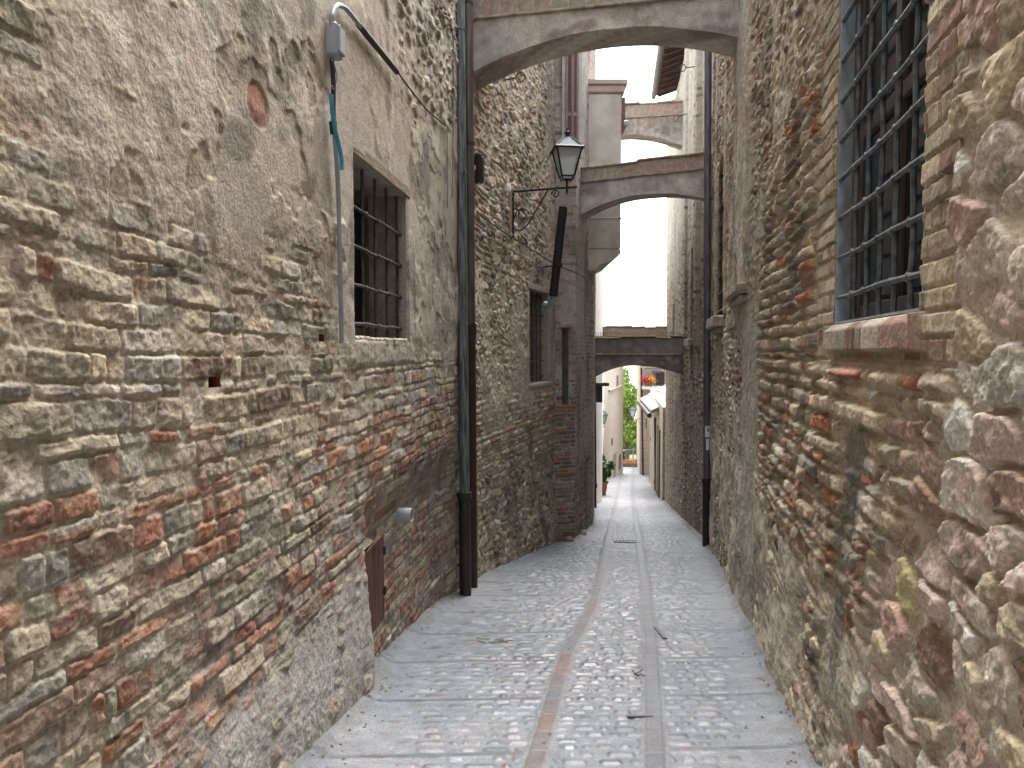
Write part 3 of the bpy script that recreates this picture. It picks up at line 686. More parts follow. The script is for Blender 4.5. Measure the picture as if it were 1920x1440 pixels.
for (X0, X1, Y0, Y1, dx, dy) in ((-1.9, 2.9, 2.2, 5.6, .010, .010), (-1.6, 3.7, 5.6, 10, .013, .015), (-1.0, 4.6, 10, 17, .018, .028), (1.2, 6.3, 17, 28, .03, .06), (2.5, 9.5, 28, 46, .06, .12), (-3.5, 3, -6, 2.2, .05, .05)):
    xs = np.linspace(X0, X1, int((X1 - X0) / dx)); ys = np.linspace(Y0, Y1, int((Y1 - Y0) / dy))
    Xg, Yg = np.meshgrid(xs, ys, indexing='ij'); h, c = fn_road(Xg, Yg); h = h.copy()
    V = np.stack([Xg, Yg, ground_z(Yg) + h], -1); n, m_ = Xg.shape; idx = np.arange(n * m_).reshape(n, m_)
    Q = np.stack([idx[:-1, :-1], idx[1:, :-1], idx[1:, 1:], idx[:-1, 1:]], -1).reshape(-1, 4)
    VV.append(V.reshape(-1, 3)); QQ.append(Q + nv); CC.append(c.reshape(-1, 4)); nv += n * m_
    for sl in ((0, slice(None)), (-1, slice(None)), (slice(None), 0), (slice(None), -1)):
        e0 = V[sl]; e1 = e0 - [0, 0, .05]; kk = np.arange(len(e0) - 1); L0 = len(e0)
        VV.append(np.concatenate([e0, e1])); QQ.append(np.stack([kk, kk + 1, kk + 1 + L0, kk + L0], -1) + nv); CC.append(np.concatenate([c[sl], c[sl]])); nv += 2 * L0
road = mesh_np('road', np.concatenate(VV), np.concatenate(QQ), M['road'], colors=np.concatenate(CC))
tag(road, 'cobbled alley paving with two paved wheel strips', kind='structure')
# the land around, one sheet to the horizon
gy = np.concatenate([np.arange(-60, 60, 2.), np.arange(60, 1500, 40.)]); gx = np.concatenate([np.arange(-1000, -20, 70.), np.arange(-20, 40, 3.), np.arange(40, 1000, 70.)])
Xg, Yg = np.meshgrid(gx, gy, indexing='ij'); V = np.stack([Xg, Yg, ground_z(np.clip(Yg, -60, 400)) - .12 - .06 * np.clip(Yg - 46, 0, 200)], -1)
n, m_ = Xg.shape; idx = np.arange(n * m_).reshape(n, m_); Q = np.stack([idx[:-1, :-1], idx[1:, :-1], idx[1:, 1:], idx[:-1, 1:]], -1).reshape(-1, 4)
g = mesh_np('ground', V.reshape(-1, 3), Q, plain('dry_earth', (.16, .17, .10), .95, 0, .3, .5, .2))
tag(g, 'grassy land falling away beyond the alley', kind='structure')

# ================================================================ near left house
HL = thing('stone_house', tuple(LP.pt(5, -.725)), 'house along the near left side with beige plaster above red and buff brickwork', 'house')
WL = (4.63, 5.90, 1.70, 2.86)
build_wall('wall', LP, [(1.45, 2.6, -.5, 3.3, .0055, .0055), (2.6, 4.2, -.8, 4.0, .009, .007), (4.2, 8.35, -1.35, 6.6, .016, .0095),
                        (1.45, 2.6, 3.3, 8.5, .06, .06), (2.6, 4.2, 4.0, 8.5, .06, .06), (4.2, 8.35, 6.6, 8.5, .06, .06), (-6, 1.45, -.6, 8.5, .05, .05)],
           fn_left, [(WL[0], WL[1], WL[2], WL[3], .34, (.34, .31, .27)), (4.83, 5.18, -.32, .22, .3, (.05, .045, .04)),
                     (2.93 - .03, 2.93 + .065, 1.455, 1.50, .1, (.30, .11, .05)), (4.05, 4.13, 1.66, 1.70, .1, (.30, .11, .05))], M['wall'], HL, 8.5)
def wall_box(mb, path, y0, y1, z0, z1, o0, o1, bev=0):
    """box following the wall between two stations, offsets o0..o1 off the wall plane"""
    a = path.pt(y0, 0, (o0 + o1) / 2); b_ = path.pt(y1, 0, (o0 + o1) / 2); d = b_ - a
    mb.box(((a.x + b_.x) / 2, (a.y + b_.y) / 2, (z0 + z1) / 2), (abs(o1 - o0), d.length, z1 - z0), rotz(math.atan2(-d.x, d.y)), bev)
def wtube(mb, path, pts, off, r, n=6): mb.tube([path.pt(y, z, off if not isinstance(off, list) else off[i]) for i, (y, z) in enumerate(pts)], r, n)
mb = MB(); wall_box(mb, LP, WL[0] - .02, WL[1] + .02, WL[2] - .02, WL[3] + .02, -.41, -.34); wl = mb.build('window', M['dark'], HL)
mb = MB()
for y0, y1, z0, z1 in ((WL[0] + .02, WL[0] + .09, 1.72, 2.84), (WL[1] - .09, WL[1] - .02, 1.72, 2.84), (5.23, 5.30, 1.79, 2.77)): wall_box(mb, LP, y0, y1, z0, z1, -.338, -.29, .005)
for z0, z1 in ((1.72, 1.79), (2.77, 2.84)): wall_box(mb, LP, WL[0] + .09, WL[1] - .09, z0, z1, -.338, -.292, .005)
mb.build('frame', M['shutter'], wl)
mb = MB()
ybars = [WL[0] + .10 + k * (WL[1] - WL[0] - .12) / 4 for k in range(5)]
for k in range(5):
    pts = [(ybars[k] + .006 * math.sin(z * 7 + k), z) for z in np.linspace(WL[2] - .03, WL[3] + .02, 9)]
    wtube(mb, LP, pts, -.055, .0115, 8)
for k in range(4):
    z = 1.79 + k * .255; wtube(mb, LP, [(y, z + .004 * math.sin(y * 9 + k)) for y in np.linspace(WL[0] - .04, WL[1] + .03, 9)], -.033, .0115, 8)
    for y in ybars: wtube(mb, LP, [(y - .022, z), (y + .022, z)], -.036, .019, 8)
mb.build('grille', M['barrust'], wl, smooth=True)
mb = MB(); wall_box(mb, LP, WL[0] - .13, WL[1] + .10, WL[3] + .002, WL[3] + .085, -.30, .028, .006); mb.build('lintel', M['wood'], wl)
mb = MB()
for q in range(12):
    y0 = WL[0] - .02 + q * .107; wall_box(mb, LP, y0, y0 + .105, WL[2] - .055, WL[2] + .002 + .008 * random.random(), -.32, .028 + .012 * random.random(), .012)
mb.build('sill', plain('rough_sill', (.36, .32, .27), .95, 0, .25, 20, .6, dist=.015), wl)
# rusty hatch: plate standing ajar
hp = [LP.pt(4.90, .16, -.055), LP.pt(5.28, .255, .0), LP.pt(5.28, -.38, .0), LP.pt(4.93, -.46, -.055)]
n_ = Vector((-.03, .004, 0)); mb = MB(); mb.prism(hp, n_); hat = mb.build('hatch', M['rustplate'], HL)
for zz in (.13, -.17):
    mb = MB(); mb.tube([LP.pt(5.28, zz - .03, .005), LP.pt(5.28, zz + .03, .005)], .012, 8); mb.build('hinge', M['castdark'], hat)
mb = MB(); c0 = LP.pt(5.97, .236, -.12); nx, ny = LP.nrm(5.97); mb.ring(c0, .052, .060, (nx, ny, 0), .150, 28); vp = mb.build('vent_pipe', M['greyplastic'], HL, smooth=True)
mb = MB(); mb.lathe(c0, [(.051, .10), (.051, .101)], 20, Matrix(((0, 0, nx), (0, 1, ny), (-1, 0, 0)))); mb.build('vent_interior', M['dark'], vp)

# ================================================================ second left house
HL2 = thing('stone_house', tuple(LP2.pt(11, -1.6)), 'house of grey rubble behind the lantern bracket on the left', 'house')
WL2 = (11.64, 12.80, 1.08, 2.62)
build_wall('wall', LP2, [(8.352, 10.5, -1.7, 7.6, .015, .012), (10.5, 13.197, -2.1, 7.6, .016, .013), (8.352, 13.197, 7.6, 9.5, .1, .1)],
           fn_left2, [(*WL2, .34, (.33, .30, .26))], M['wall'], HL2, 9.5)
mb = MB(); wall_box(mb, LP2, WL2[0] - .02, WL2[1] + .02, WL2[2] - .02, WL2[3] + .02, -.41, -.34); w2 = mb.build('window', M['dark'], HL2)
mb = MB()
for k in range(5):
    y = WL2[0] + .12 + k * .23; wtube(mb, LP2, [(y, WL2[2] - .02), (y, WL2[3] + .02)], -.10, .012)
for k in range(6):
    z = WL2[2] + .10 + k * .265; wtube(mb, LP2, [(WL2[0] - .03, z), (WL2[1] + .03, z)], -.08, .012)
mb.build('grille', M['barrust'], w2, smooth=True)
mb = MB(); wall_box(mb, LP2, WL2[0] - .1, WL2[1] + .1, WL2[2] - .07, WL2[2] - .002, -.3, .05, .012); mb.build('sill', plain('stone_sill', (.36, .33, .28), .9, 0, .2, 15, .5), w2)
mb = MB(); wall_box(mb, LP2, WL2[0] - .12, WL2[1] + .12, WL2[3] + .002, WL2[3] + .09, -.30, .035, .012); mb.build('lintel', M['tile'], w2)

# ================================================================ third left house: corner pier, bay on a corbel
HL3 = thing('corner_house', tuple(LP3.pt(14, -2.0)), 'plastered corner house on the left with a bay carried on a corbel above the alley', 'house')
SL = (13.262, 13.313, .62, 2.04)
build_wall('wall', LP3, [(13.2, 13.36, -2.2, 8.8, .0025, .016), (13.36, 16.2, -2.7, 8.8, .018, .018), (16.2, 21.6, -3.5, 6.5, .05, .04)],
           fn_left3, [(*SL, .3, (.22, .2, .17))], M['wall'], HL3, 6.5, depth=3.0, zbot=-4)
mb = MB(); a = LP3.pt(13.25, 0, -.34); mb.box((a.x, a.y, 1.33), (.5, .05, 1.6)); sw = mb.build('window', M['dark'], HL3)
mb = MB(); a = LP3.pt(13.287, 0, .01); mb.box((a.x - .01, a.y - .015, 2.09), (.24, .10, .10), rotz(.05), .02); mb.build('lintel', M['tile'], sw)
def plaster_obj(name, mb_poly, parent, col, seed, dens=.05):
    pass
def pmat(name, c, c2, sc=3, b=.5): return plain(name, c, .92, 0, .05, sc, b, c2=c2, dist=.03)
M['bayplaster'] = pmat('bay_plaster', (.50, .47, .42), (.64, .61, .55), 3.5, .6)
bx0, bx1, by0, by1 = 1.22, 2.25, 15.0, 17.3
mb = MB(); mb.box(((bx0 + bx1) / 2, (by0 + by1) / 2, (3.72 + 6.9) / 2), (bx1 - bx0, by1 - by0, 6.9 - 3.72), None, .03); bay = mb.build('bay', M['bayplaster'], HL3)
mb = MB(); mb.box(((bx0 + bx1) / 2, (by0 + by1) / 2, 4.36), (bx1 - bx0 + .03, by1 - by0 + .03, .03), None, .008); mb.build('string_course', M['bayplaster'], bay)
mb = MB()
pr = [(bx0, 3.72), (bx0, 3.30), (1.72, 3.30), (1.80, 3.40), (2.0, 3.47), (2.12, 3.52), (2.24, 3.62), (2.25, 3.72)]
mb.prism([(x, by0 + .0, z) for x, z in pr], (0, by1 - by0, 0)); mb.build('corbel', M['bayplaster'], bay)
mb = MB(); mb.box(((bx0 + bx1) / 2 + .02, (by0 + by1) / 2 - .02, 7.10), (bx1 - bx0 + .18, by1 - by0 + .16, .10), None, .01)
mb.box(((bx0 + bx1) / 2 + .01, (by0 + by1) / 2 - .01, 6.975), (bx1 - bx0 + .10, by1 - by0 + .08, .15), None, .02); mb.build('cornice', pmat('cornice', (.44, .33, .29), (.54, .46, .40), 4, .3), bay)
# louvred shutters above the pier
sh = []
for q, (px0, px1) in enumerate(((1061, 1071), (1072, 1082))):
    a = P(px0, 300, 13.05); b_ = P(px1, 300, 13.12); z0, z1 = 5.15, 7.35; mb = MB()
    d = b_ - a; Mx = rotz(math.atan2(d.y, d.x)); cx, cy = (a.x + b_.x) / 2, (a.y + b_.y) / 2; w = d.length
    for sg in (-1, 1): mb.box(Vector((cx, cy, (z0 + z1) / 2)) + Mx @ Vector((sg * (w / 2 - .012), 0, 0)), (.024, .04, z1 - z0), Mx, .003)
    for zz in (z0 + .03, 5.85, z1 - .03): mb.box((cx, cy, zz), (w - .05, .036, .06), Mx)
    s_ = mb.build('shutter', M['redshutter'], HL3); mb = MB()
    mb.box((cx, cy + .012, (z0 + z1) / 2), (w - .05, .004, z1 - z0 - .1), Mx); zz = z0 + .08
    while zz < z1 - .08:
        if abs(zz - 5.85) > .05: mb.box((cx, cy, zz), (w - .05, .030, .008), Mx @ Matrix.Rotation(R(35), 3, 'X'))
        zz += .033
    mb.build('louvres', M['redshutter'], s_)
mb = MB(); mb.box(tuple(P(1071, 200, 13.3)), (.02, .02, .02))
a = P(1053, 300, 13.2); b_ = P(1087, 300, 13.28); mb = MB()
for x in (P(1057, 300, 13.16), P(1087, 300, 13.2)): mb.box((x.x, x.y + .02, 6.25), (.07, .10, 2.3), None, .01)
mb.build('window_surround', M['bayplaster'], HL3)

# ================================================================ arches
def arch(lab, L, Rr, th, zline, ztop, soff, matA, matB, tiles=True, spikes=False, bandproud=.05, group='arches spanning the alley'):
    """L,Rr: (x,y) ends of the front edge; soff: fn(t)->z of soffit; zline: bottom of the brick parapet"""
    L = Vector((*L, 0)); Rr = Vector((*Rr, 0)); d = Rr - L; ln = d.length; u = d.normalized(); v = Vector((-u.y, u.x, 0))
    t = thing('arch', (*(L + d * .5 + v * th * .5).xy, soff(.5)), lab, 'arch', group)
    n = 48; nz = 8; nd = 8; V = []; Q = []
    def grid(pf, a, b_):
        k = len(V)
        for i in range(a + 1):
            for j in range(b_ + 1): V.append(pf(i / a, j / b_))
        for i in range(a):
            for j in range(b_): q = k + i * (b_ + 1) + j; Q.append((q, q + b_ + 1, q + b_ + 2, q + 1))
    rn = lambda p, s_: .035 * (float(fbm(np.array(p.x * 3 + p.y * 2 + s_), np.array(p.z * 3), 3, 801)) - .5)
    def front(a, b_):
        z = soff(a) * (1 - b_) + zline * b_; p = L + u * (ln * a); p.z = z; p += v * rn(p, 0); p.z += .02 * (float(vnoise(a * 14, 3, 802)) - .5) * (1 - b_); return p
    def back(a, b_):
        z = soff(a) * (1 - b_) + zline * b_; p = L + u * (ln * a) + v * th; p.z = z; return p
    def sof(a, b_):
        p = L + u * (ln * a) + v * (th * b_); p.z = soff(a); p += v * (rn(p, 0) if b_ == 0 else 0); p.z += .02 * (float(vnoise(a * 14, 3, 802)) - .5) * (b_ == 0) + .012 * (float(vnoise(a * 9, b_ * 4, 803)) - .5) * (0 < b_ < 1); return p
    grid(front, n * 3, nz); grid(back, n, 3); grid(sof, n * 3, nd)
    Vn = np.array([tuple(p) for p in V]); 
    col = np.tile(np.array(matA), (len(Vn), 1)); uu = Vn[:, 0] + Vn[:, 1]; zz = Vn[:, 2]
    col = mixc(col, col * .72, sst(.45, .65, fbm(uu * 2.3, zz * 2.3, 4, 810))); col = mixc(col, np.array((.20, .145, .13)), .7 * sst(.58, .68, fbm(uu * 1.6 + 5, zz * 3, 4, 812)) * (np.abs(zz - zline) > .1))
    col = mixc(col, col * np.array((.62, .60, .56)), .6 * sst(.52, .66, fbm(uu * 7, zz * 1.1, 4, 817)))
    col = mixc(col, np.array((.50, .47, .43)), .45 * sst(.56, .64, fbm(uu * 5 + 3, zz * 6, 4, 819)))
    col = mottle(col, uu, zz, 815, .34)
    mesh_np('vault', Vn, np.array(Q), M['plaster'], t, colors=np.concatenate([col, np.ones((len(col), 1))], -1))
    # brick parapet with a drip edge
    mb = MB(); Mx = rotz(math.atan2(u.y, u.x)); c = L + d * .5 + v * (th * .5); hgt = ztop - zline
    mb.box((c.x, c.y, zline + hgt / 2 + .02), (ln, th + bandproud * .4, hgt - .04), Mx); 
    par = mb.build('parapet', matB, t)
    mb = MB(); k = 0; x = 0
    while x < ln:
        w = random.uniform(.22, .34); w = min(w, ln - x)
        cc = L + u * (x + w / 2) + v * (th * .5); mb.box((cc.x, cc.y, zline + .016 + random.uniform(-.004, .004)), (w - .006, th + bandproud + .05 + random.uniform(-.012, .012), .030), Mx, .006); x += w
    mb.build('drip_course', M['tile'], par)
    if tiles:
        mb = MB(); x = 0
        while x < ln:
            w = random.uniform(.34, .52); w = min(w, ln - x); cc = L + u * (x + w / 2) + v * (th * .5)
            Mt = Mx @ Matrix.Rotation(R(random.uniform(-2.5, 2.5)), 3, 'Y') @ Matrix.Rotation(R(random.uniform(-3, 3)), 3, 'X')
            mb.box((cc.x, cc.y, ztop + .012 + random.uniform(-.012, .02)), (w + .02, th + .13 + random.uniform(-.03, .03), .035), Mt, .008); x += w
        cp = mb.build('coping', M['tile'], t)
        if spikes:
            mb = MB(); x = .03; mb.box((c.x, c.y, ztop + .05), (ln, th * .6, .008), Mx)
            while x < ln:
                for q in (-.5, .5):
                    p = L + u * x + v * (th * (.5 + q * .5)); p.z = ztop + .03
                    mb.tube([p, p + Vector((random.uniform(-.02, .02), random.uniform(-.03, .03), .13))], .0035, 4)
                x += .05
            mb.build('bird_spikes', M['greycable'], cp)
    return t
def segarc(zl, za, zr, peak=.5, pw=2.0):
    def f(t):
        if t < peak: q = (peak - t) / peak; return za - (za - zl) * q ** pw
        q = (t - peak) / (1 - peak); return za - (za - zr) * q ** pw
    return f
M['bandbrick'] = brickmat('stained_parapet_brick', (.36, .28, .23), (.31, .31, .24), (.42, .40, .34), .16, .6, .3)
M['pinkband'] = brickmat('pink_parapet', (.42, .30, .25), (.38, .33, .26), (.42, .36, .31), .17, .6, .3)
A1L, A1R = (-.66, 8.95), (2.62, 8.25)
arch('nearest arch over the alley, stained plaster under a mossy brick parapet', A1L, A1R, .55, 5.61, 6.02, segarc(4.93, 5.37, 5.10, .57, 2.0), (.52, .455, .39), M['bandbrick'])
arch('second arch from the viewer, pinkish plaster with tiled top just right of the lantern', (1.15, 14.0), (3.62, 12.75), .42, 4.82, 5.09, segarc(4.12, 4.49, 4.22, .50, 2.2), (.52, .44, .40), M['pinkband'])
arch('low grey arch across the alley with bird spikes on its tiled top', (1.95, 18.3), (4.38, 17.9), .55, 1.52, 1.95, segarc(.86, 1.26, .98, .46, 2.0), (.30, .28, .27), plain('grey_band', (.26, .245, .235), .9, 0, .2, 5, .4, c2=(.36, .335, .31)), spikes=True)
arch('high pale brick arch seen through the nearest arch beside the bay', (2.0, 19.0), (4.55, 18.5), .5, 7.60, 7.93, segarc(6.9, 7.2, 6.72, .35, 2.0), (.42, .35, .30), M['pinkband'], spikes=True)
arch('far brick arch with tiled top showing above the spiked low arch', (2.3, 24.3), (5.3, 23.8), .5, 2.0, 2.42, segarc(1.30, 1.50, 1.35, .5, 2.0), (.40, .28, .24), M['palebrick'])

# ================================================================ right near house
HR = thing('stone_house', tuple(RP.pt(5, -.725)), 'house along the near right side in rough rubble and brick with a large barred window', 'house')
WR = (2.40, 3.62, 1.735, 4.55); WR2 = (10.1, 11.3, 2.12, 4.35)
build_wall('wall', RP, [(1.35, 2.4, -.45, 3.3, .0055, .0055), (2.4, 4.1, -.75, 4.3, .009, .007), (4.1, 8.0, -1.35, 5.8, .016, .0095), (8.0, 12.55, -2.0, 7.6, .02, .013),
                        (1.35, 2.4, 3.3, 8.5, .06, .06), (2.4, 4.1, 4.3, 8.5, .06, .06), (4.1, 8.0, 5.8, 8.5, .06, .06), (8.0, 12.55, 7.6, 8.5, .1, .1), (-6, 1.35, -.6, 8.5, .05, .05)],
           fn_right, [(*WR, .13, (.33, .27, .19)), (*WR2, .30, (.30, .25, .2))], M['wall'], HR, 8.5)
mb = MB(); wall_box(mb, RP, WR[0] - .02, WR[1] + .02, WR[2] - .02, WR[3] + .02, -.22, -.13); wr = mb.build('window', M['dark'], HR)
mb = MB()      # wooden sash frame
for y0, y1 in ((2.41, 2.49), (2.97, 3.05), (3.53, 3.61)): wall_box(mb, RP, y0, y1, WR[2] + .02, WR[3], -.128, -.082, .006)
for z0 in (WR[2] + .02, 2.62, 3.5): wall_box(mb, RP, 2.49, 3.53, z0, z0 + .07, -.126, -.085, .006)
mb.build('sash', M['shutter'], wr)
mb = MB(); wall_box(mb, RP, 2.49, 3.53, WR[2] + .09, WR[3], -.124, -.108); mb.build('pane', M['glass'], wr)
mb = MB()      # flat iron frame standing proud
o0, o1 = -.062, .004
wall_box(mb, RP, WR[1] - .012, WR[1] - .002, WR[2] + .004, WR[3], o0, o1); wall_box(mb, RP, WR[0] + .002, WR[0] + .012, WR[2] + .004, WR[3], o0, o1)
wall_box(mb, RP, WR[0] + .013, WR[1] - .013, WR[2] + .004, WR[2] + .014, o0, o1); mb.build('frame', M['blue'], wr)
mb = MB(); vb = [2.585 + .192 * k for k in range(5)]
for k, y in enumerate(vb): wtube(mb, RP, [(y + .003 * math.sin(z * 11 + k), z) for z in np.linspace(WR[2] + .01, WR[3], 24)], [-.018 + .003 * math.sin(i * 2.0 + k * 3) for i in range(24)], .0105, 8)
zh = [1.87 + .193 * k for k in range(14)]
for k, z in enumerate(zh):
    wtube(mb, RP, [(y, z + .004 * math.sin(y * 7 + k)) for y in np.linspace(WR[0] + .01, WR[1] - .01, 14)], -.008, .0115, 8)
    for y in vb: wtube(mb, RP, [(y - .018, z), (y - .009, z), (y + .009, z), (y + .018, z)], -.012, [.011, .0175, .0175, .011], 8); wtube(mb, RP, [(y, z - .02), (y, z + .02)], -.014, .0155, 8)
mb.build('grille', M['barblue'], wr, smooth=True)
mb = MB(); wall_box(mb, RP, WR2[0] - .02, WR2[1] + .02, WR2[2] - .02, WR2[3] + .02, -.40, -.30); wr2 = mb.build('window', M['dark'], HR)
mb = MB()
for k in range(5): wtube(mb, RP, [(10.2 + k * .25, WR2[2]), (10.2 + k * .25, WR2[3])], -.02, .012)
for k in range(9): wtube(mb, RP, [(WR2[0], WR2[2] + .1 + k * .26), (WR2[1], WR2[2] + .1 + k * .26)], -.0, .012)
mb.build('grille', M['barrust'], wr2)
M['sill'] = plain('worn_stone_sill', (.28, .23, .17), .92, 0, .25, 12, .8, c2=(.42, .38, .32), dist=.03)
mb = MB(); wall_box(mb, RP, WR2[0] - .15, WR2[1] + .15, WR2[2] - .17, WR2[2] - .01, -.25, .17, .02); wall_box(mb, RP, WR2[0] - .05, WR2[1] + .05, WR2[2] - .25, WR2[2] - .172, -.1, .11, .015); mb.build('sill', M['sill'], wr2)
mb = MB(); wall_box(mb, RP, 7.15, 8.6, 2.19, 2.30, -.1, .14, .025); wall_box(mb, RP, 7.25, 8.5, 2.12, 2.188, -.1, .09, .02); tag(mb.build('sill', M['sill'], HR), 'projecting stone sill of the walled-up window')
# ================================================================ right house 2 with eave
HR2 = thing('stone_house', tuple(RP2.pt(16, -2.3)), 'tall brown streaked house on the right beyond the downpipe, pale plaster high up', 'house')
build_wall('wall', RP2, [(12.551, 18.2, -2.9, 10.5, .025, .02), (18.2, 24, -3.8, 8.9, .05, .04)], fn_right2, [(20.6, 21.5, 1.55, 3.0, .25, (.3, .25, .2)), (15.6, 16.3, 1.9, 3.9, .25, (.3, .25, .2))], M['wall'], HR2, 8.9, zbot=-4.2)
mb = MB(); wall_box(mb, RP2, 20.55, 21.55, 1.5, 3.05, -.34, -.25); w3 = mb.build('window', M['dark'], HR2)
mb = MB()
for z in np.arange(1.58, 2.98, .05): wall_box(mb, RP2, 20.62, 21.48, z, z + .03, -.03, .0)
mb.build('shutter', M['shutter'], w3)
mb = MB(); wall_box(mb, RP2, 15.55, 16.35, 1.85, 3.95, -.34, -.25); w4 = mb.build('window', M['dark'], HR2)
mb = MB(); wall_box(mb, RP2, 15.5, 16.4, 1.72, 1.89, -.1, .14, .02); mb.build('sill', M['sill'], w4)
# eaves
def eave(y0, y1, z, over, lab):
    mb = MB(); t = MB(); gt = MB(); a0, a1 = RP2.pt(y0, 0, over), RP2.pt(y1, 0, over); b0, b1 = RP2.pt(y0, 0, -1.2), RP2.pt(y1, 0, -1.2)
    rise = .30 * (over + 1.2); up = Vector((0, 0, 1))
    mb.prism([a0 + up * z, a1 + up * z, b1 + up * (z + rise), b0 + up * (z + rise)], (0, 0, .035)); rf = mb.build('roof', M['castiron'], HR2)
    y = y0 + .1; mb = MB()
    while y < y1 - .05:
        p, q = RP2.pt(y, z - .06, over - .02), RP2.pt(y, z - .06 + .30 * (over + .5), -.5); d = q - p
        mb.tube([p, q], .045, 4); y += .42
    mb.build('rafters', plain('dark_rafter', (.09, .05, .045), .9, 0, .3, 10, .3), rf)
    y = y0; mb = MB()
    while y < y1:
        mb.tube([RP2.pt(y, z + .07, over + .04), RP2.pt(y, z + .07 + .30 * (over + 1.1), -1.1)], .07, 7); y += .2
    mb.build('roof_tiles', M['terracotta'], rf)
    mb = MB(); mb.tube([RP2.pt(y0 - .05, z - .02, over + .10), RP2.pt(y1 + .05, z - .02, over + .10)], .075, 10); mb.build('gutter', M['zinc'], rf, smooth=True)
eave(18.1, 21.7, 9.22, .52, ''); eave(22.2, 23.95, 8.95, .55, '')

# ================================================================ far left houses
HL4 = thing('white_house', (2.9, 26, -3.7), 'narrow white plastered house beyond the low arch on the left', 'house')
mb = MB(); mb.prism([(2.45, 21.7, -4), (3.02, 24.0, -4), (3.75, 29.6, -4), (4.0, 31.2, -4), (0, 31.2, -4), (0, 21.7, -4)], (0, 0, 9.6)); mb.build('wall', M['whiteplast'], HL4)
mb = MB(); mb.box((2.55, 21.85, .62), (.75, .4, .10)); mb.box((2.52, 22.0, .32), (.45, .4, .5)); mb.build('doorhead', M['shutter'], HL4)
HL5 = thing('tower_house', (5.3, 37, -5), 'tall pale stone house at the far left with a door and small windows', 'house')
mb = MB(); mb.prism([(4.28, 33.5, -6), (6.38, 41.2, -6), (2, 43, -6), (1, 33.5, -6)], (0, 0, 7.9)); w5 = mb.build('wall', M['stonefar'], HL5)
F5 = Path([(33.5, 4.28), (41.2, 6.38)], 1)
def fwin(path, px0, px1, py0, py1, name, mat, parent, out=.02):
    a = path.hit((px0), (py0 + py1) / 2); b_ = path.hit(px1, (py0 + py1) / 2); ym = (a.y + b_.y) / 2
    z0 = path.hit((px0 + px1) / 2, py1).z; z1 = path.hit((px0 + px1) / 2, py0).z
    mb = MB(); wall_box(mb, path, a.y, b_.y, z0, z1, -.2, out); return mb.build(name, mat, parent)
M['shade'] = plain('dim_opening', (.13, .10, .08), .8, 0, .2)
fwin(F5, 1150, 1155, 850, 894, 'door', M['wood'], HL5); fwin(F5, 1160, 1164, 852, 880, 'window', M['shade'], HL5); fwin(F5, 1146, 1149, 822, 834, 'window', M['shade'], HL5); fwin(F5, 1156, 1159, 704, 728, 'window', M['shade'], HL5)
mb = MB(); wall_box(mb, F5, 35.0, 40.2, F5.hit(1150, 728.6).z - .03, F5.hit(1150, 728.6).z + .03, 0, .10); mb.build('string_course', M['tile'], HL5)
mb = MB(); mb.prism([(4.1, 33.3, 1.95), (6.7, 41.4, 1.95), (2, 43.2, 1.95), (.8, 33.3, 1.95)], (0, 0, .14)); mb.build('roof', M['tile'], HL5)

# ================================================================ far right: lean-to house and balcony house
F6 = Path([(24.02, 5.0), (30, 5.95), (36, 6.88), (40, 7.2)], -1)
HR3 = thing('lean_to_house', (6.2, 29, -4), 'low pale house on the right with a stone slab lean-to roof', 'house')
mb = MB(); mb.prism([(5.05, 24.05, -6), (5.95, 30, -6), (6.88, 35.9, -6), (9.5, 35.9, -6), (9.5, 24.05, -6)], (0, 0, 5.75)); mb.build('wall', M['stonefar'], HR3)
fwin(F6, 1232, 1236, 800, 940, 'door', M['shade'], HR3)
e0, e1 = P(1225, 782, 27.0), P(1207, 746, 31.0)
mb = MB(); base = [Vector((4.95 + .15 * (26.2 - 24), 26.2, -.62)), Vector((5.62, 32.2, -.62))]
pl_ = [Vector((5.05, 26.2, -.66)), Vector((5.85, 32.6, -.66)), Vector((7.6, 32.6, .35)), Vector((7.2, 26.2, .35))]
mb.prism(pl_, (0, 0, .09)); rf = mb.build('roof', M['slab'], HR3)
mb = MB()
for k in range(5): 
    t0 = k / 5; 
    for j in range(8):
        a = pl_[0].lerp(pl_[1], j / 8); b_ = pl_[3].lerp(pl_[2], j / 8); p = a.lerp(b_, t0 + .1) + (pl_[1] - pl_[0]) / 16; mb.box((p.x, p.y, p.z + .12 + .01 * (j % 3)), (.46, .78, .035), Matrix.Rotation(R(-26), 3, 'Y'), .01)
mb.build('roof_slabs', M['slab'], rf)
mb = MB(); mb.tube([Vector((4.98, 26.0, -.70)), Vector((5.78, 32.7, -.70))], .09, 10); mb.build('gutter', M['castdark'], rf, smooth=True)
HR4 = thing('brick_house', (7.9, 41, -5.5), 'pale brick house closing the alley with a flowered balcony', 'house')
mb = MB(); mb.prism([(7.15, 40, -7), (11, 39.0, -7), (12, 46, -7), (8.0, 46, -7)], (0, 0, 9.0)); mb.build('wall', M['palebrick'], HR4)
mb = MB(); mb.prism([(6.95, 39.7, 2.0), (11.2, 38.7, 2.0), (12.2, 46.3, 2.9), (7.8, 46.3, 2.9)], (0, 0, .12)); mb.build('roof', M['tile'], HR4)
def fy(px, py, Y=39.3): return P(px, py, Y)
mb = MB(); a, b_ = fy(1206, 727, 39.0), fy(1262, 722, 38.6); mb.box(((a.x + b_.x) / 2, 39.2, a.z), (b_.x - a.x, 1.1, .16), rotz(-.25), .02); bal = mb.build('balcony', M['white'], HR4)
mb = MB(); zb = a.z + .08
for k in range(20):
    x = a.x + (b_.x - a.x) * k / 19; mb.tube([(x, 38.75 - .25 * (x - a.x) + .05, zb), (x, 38.75 - .25 * (x - a.x) + .05, zb + .95)], .010, 4)
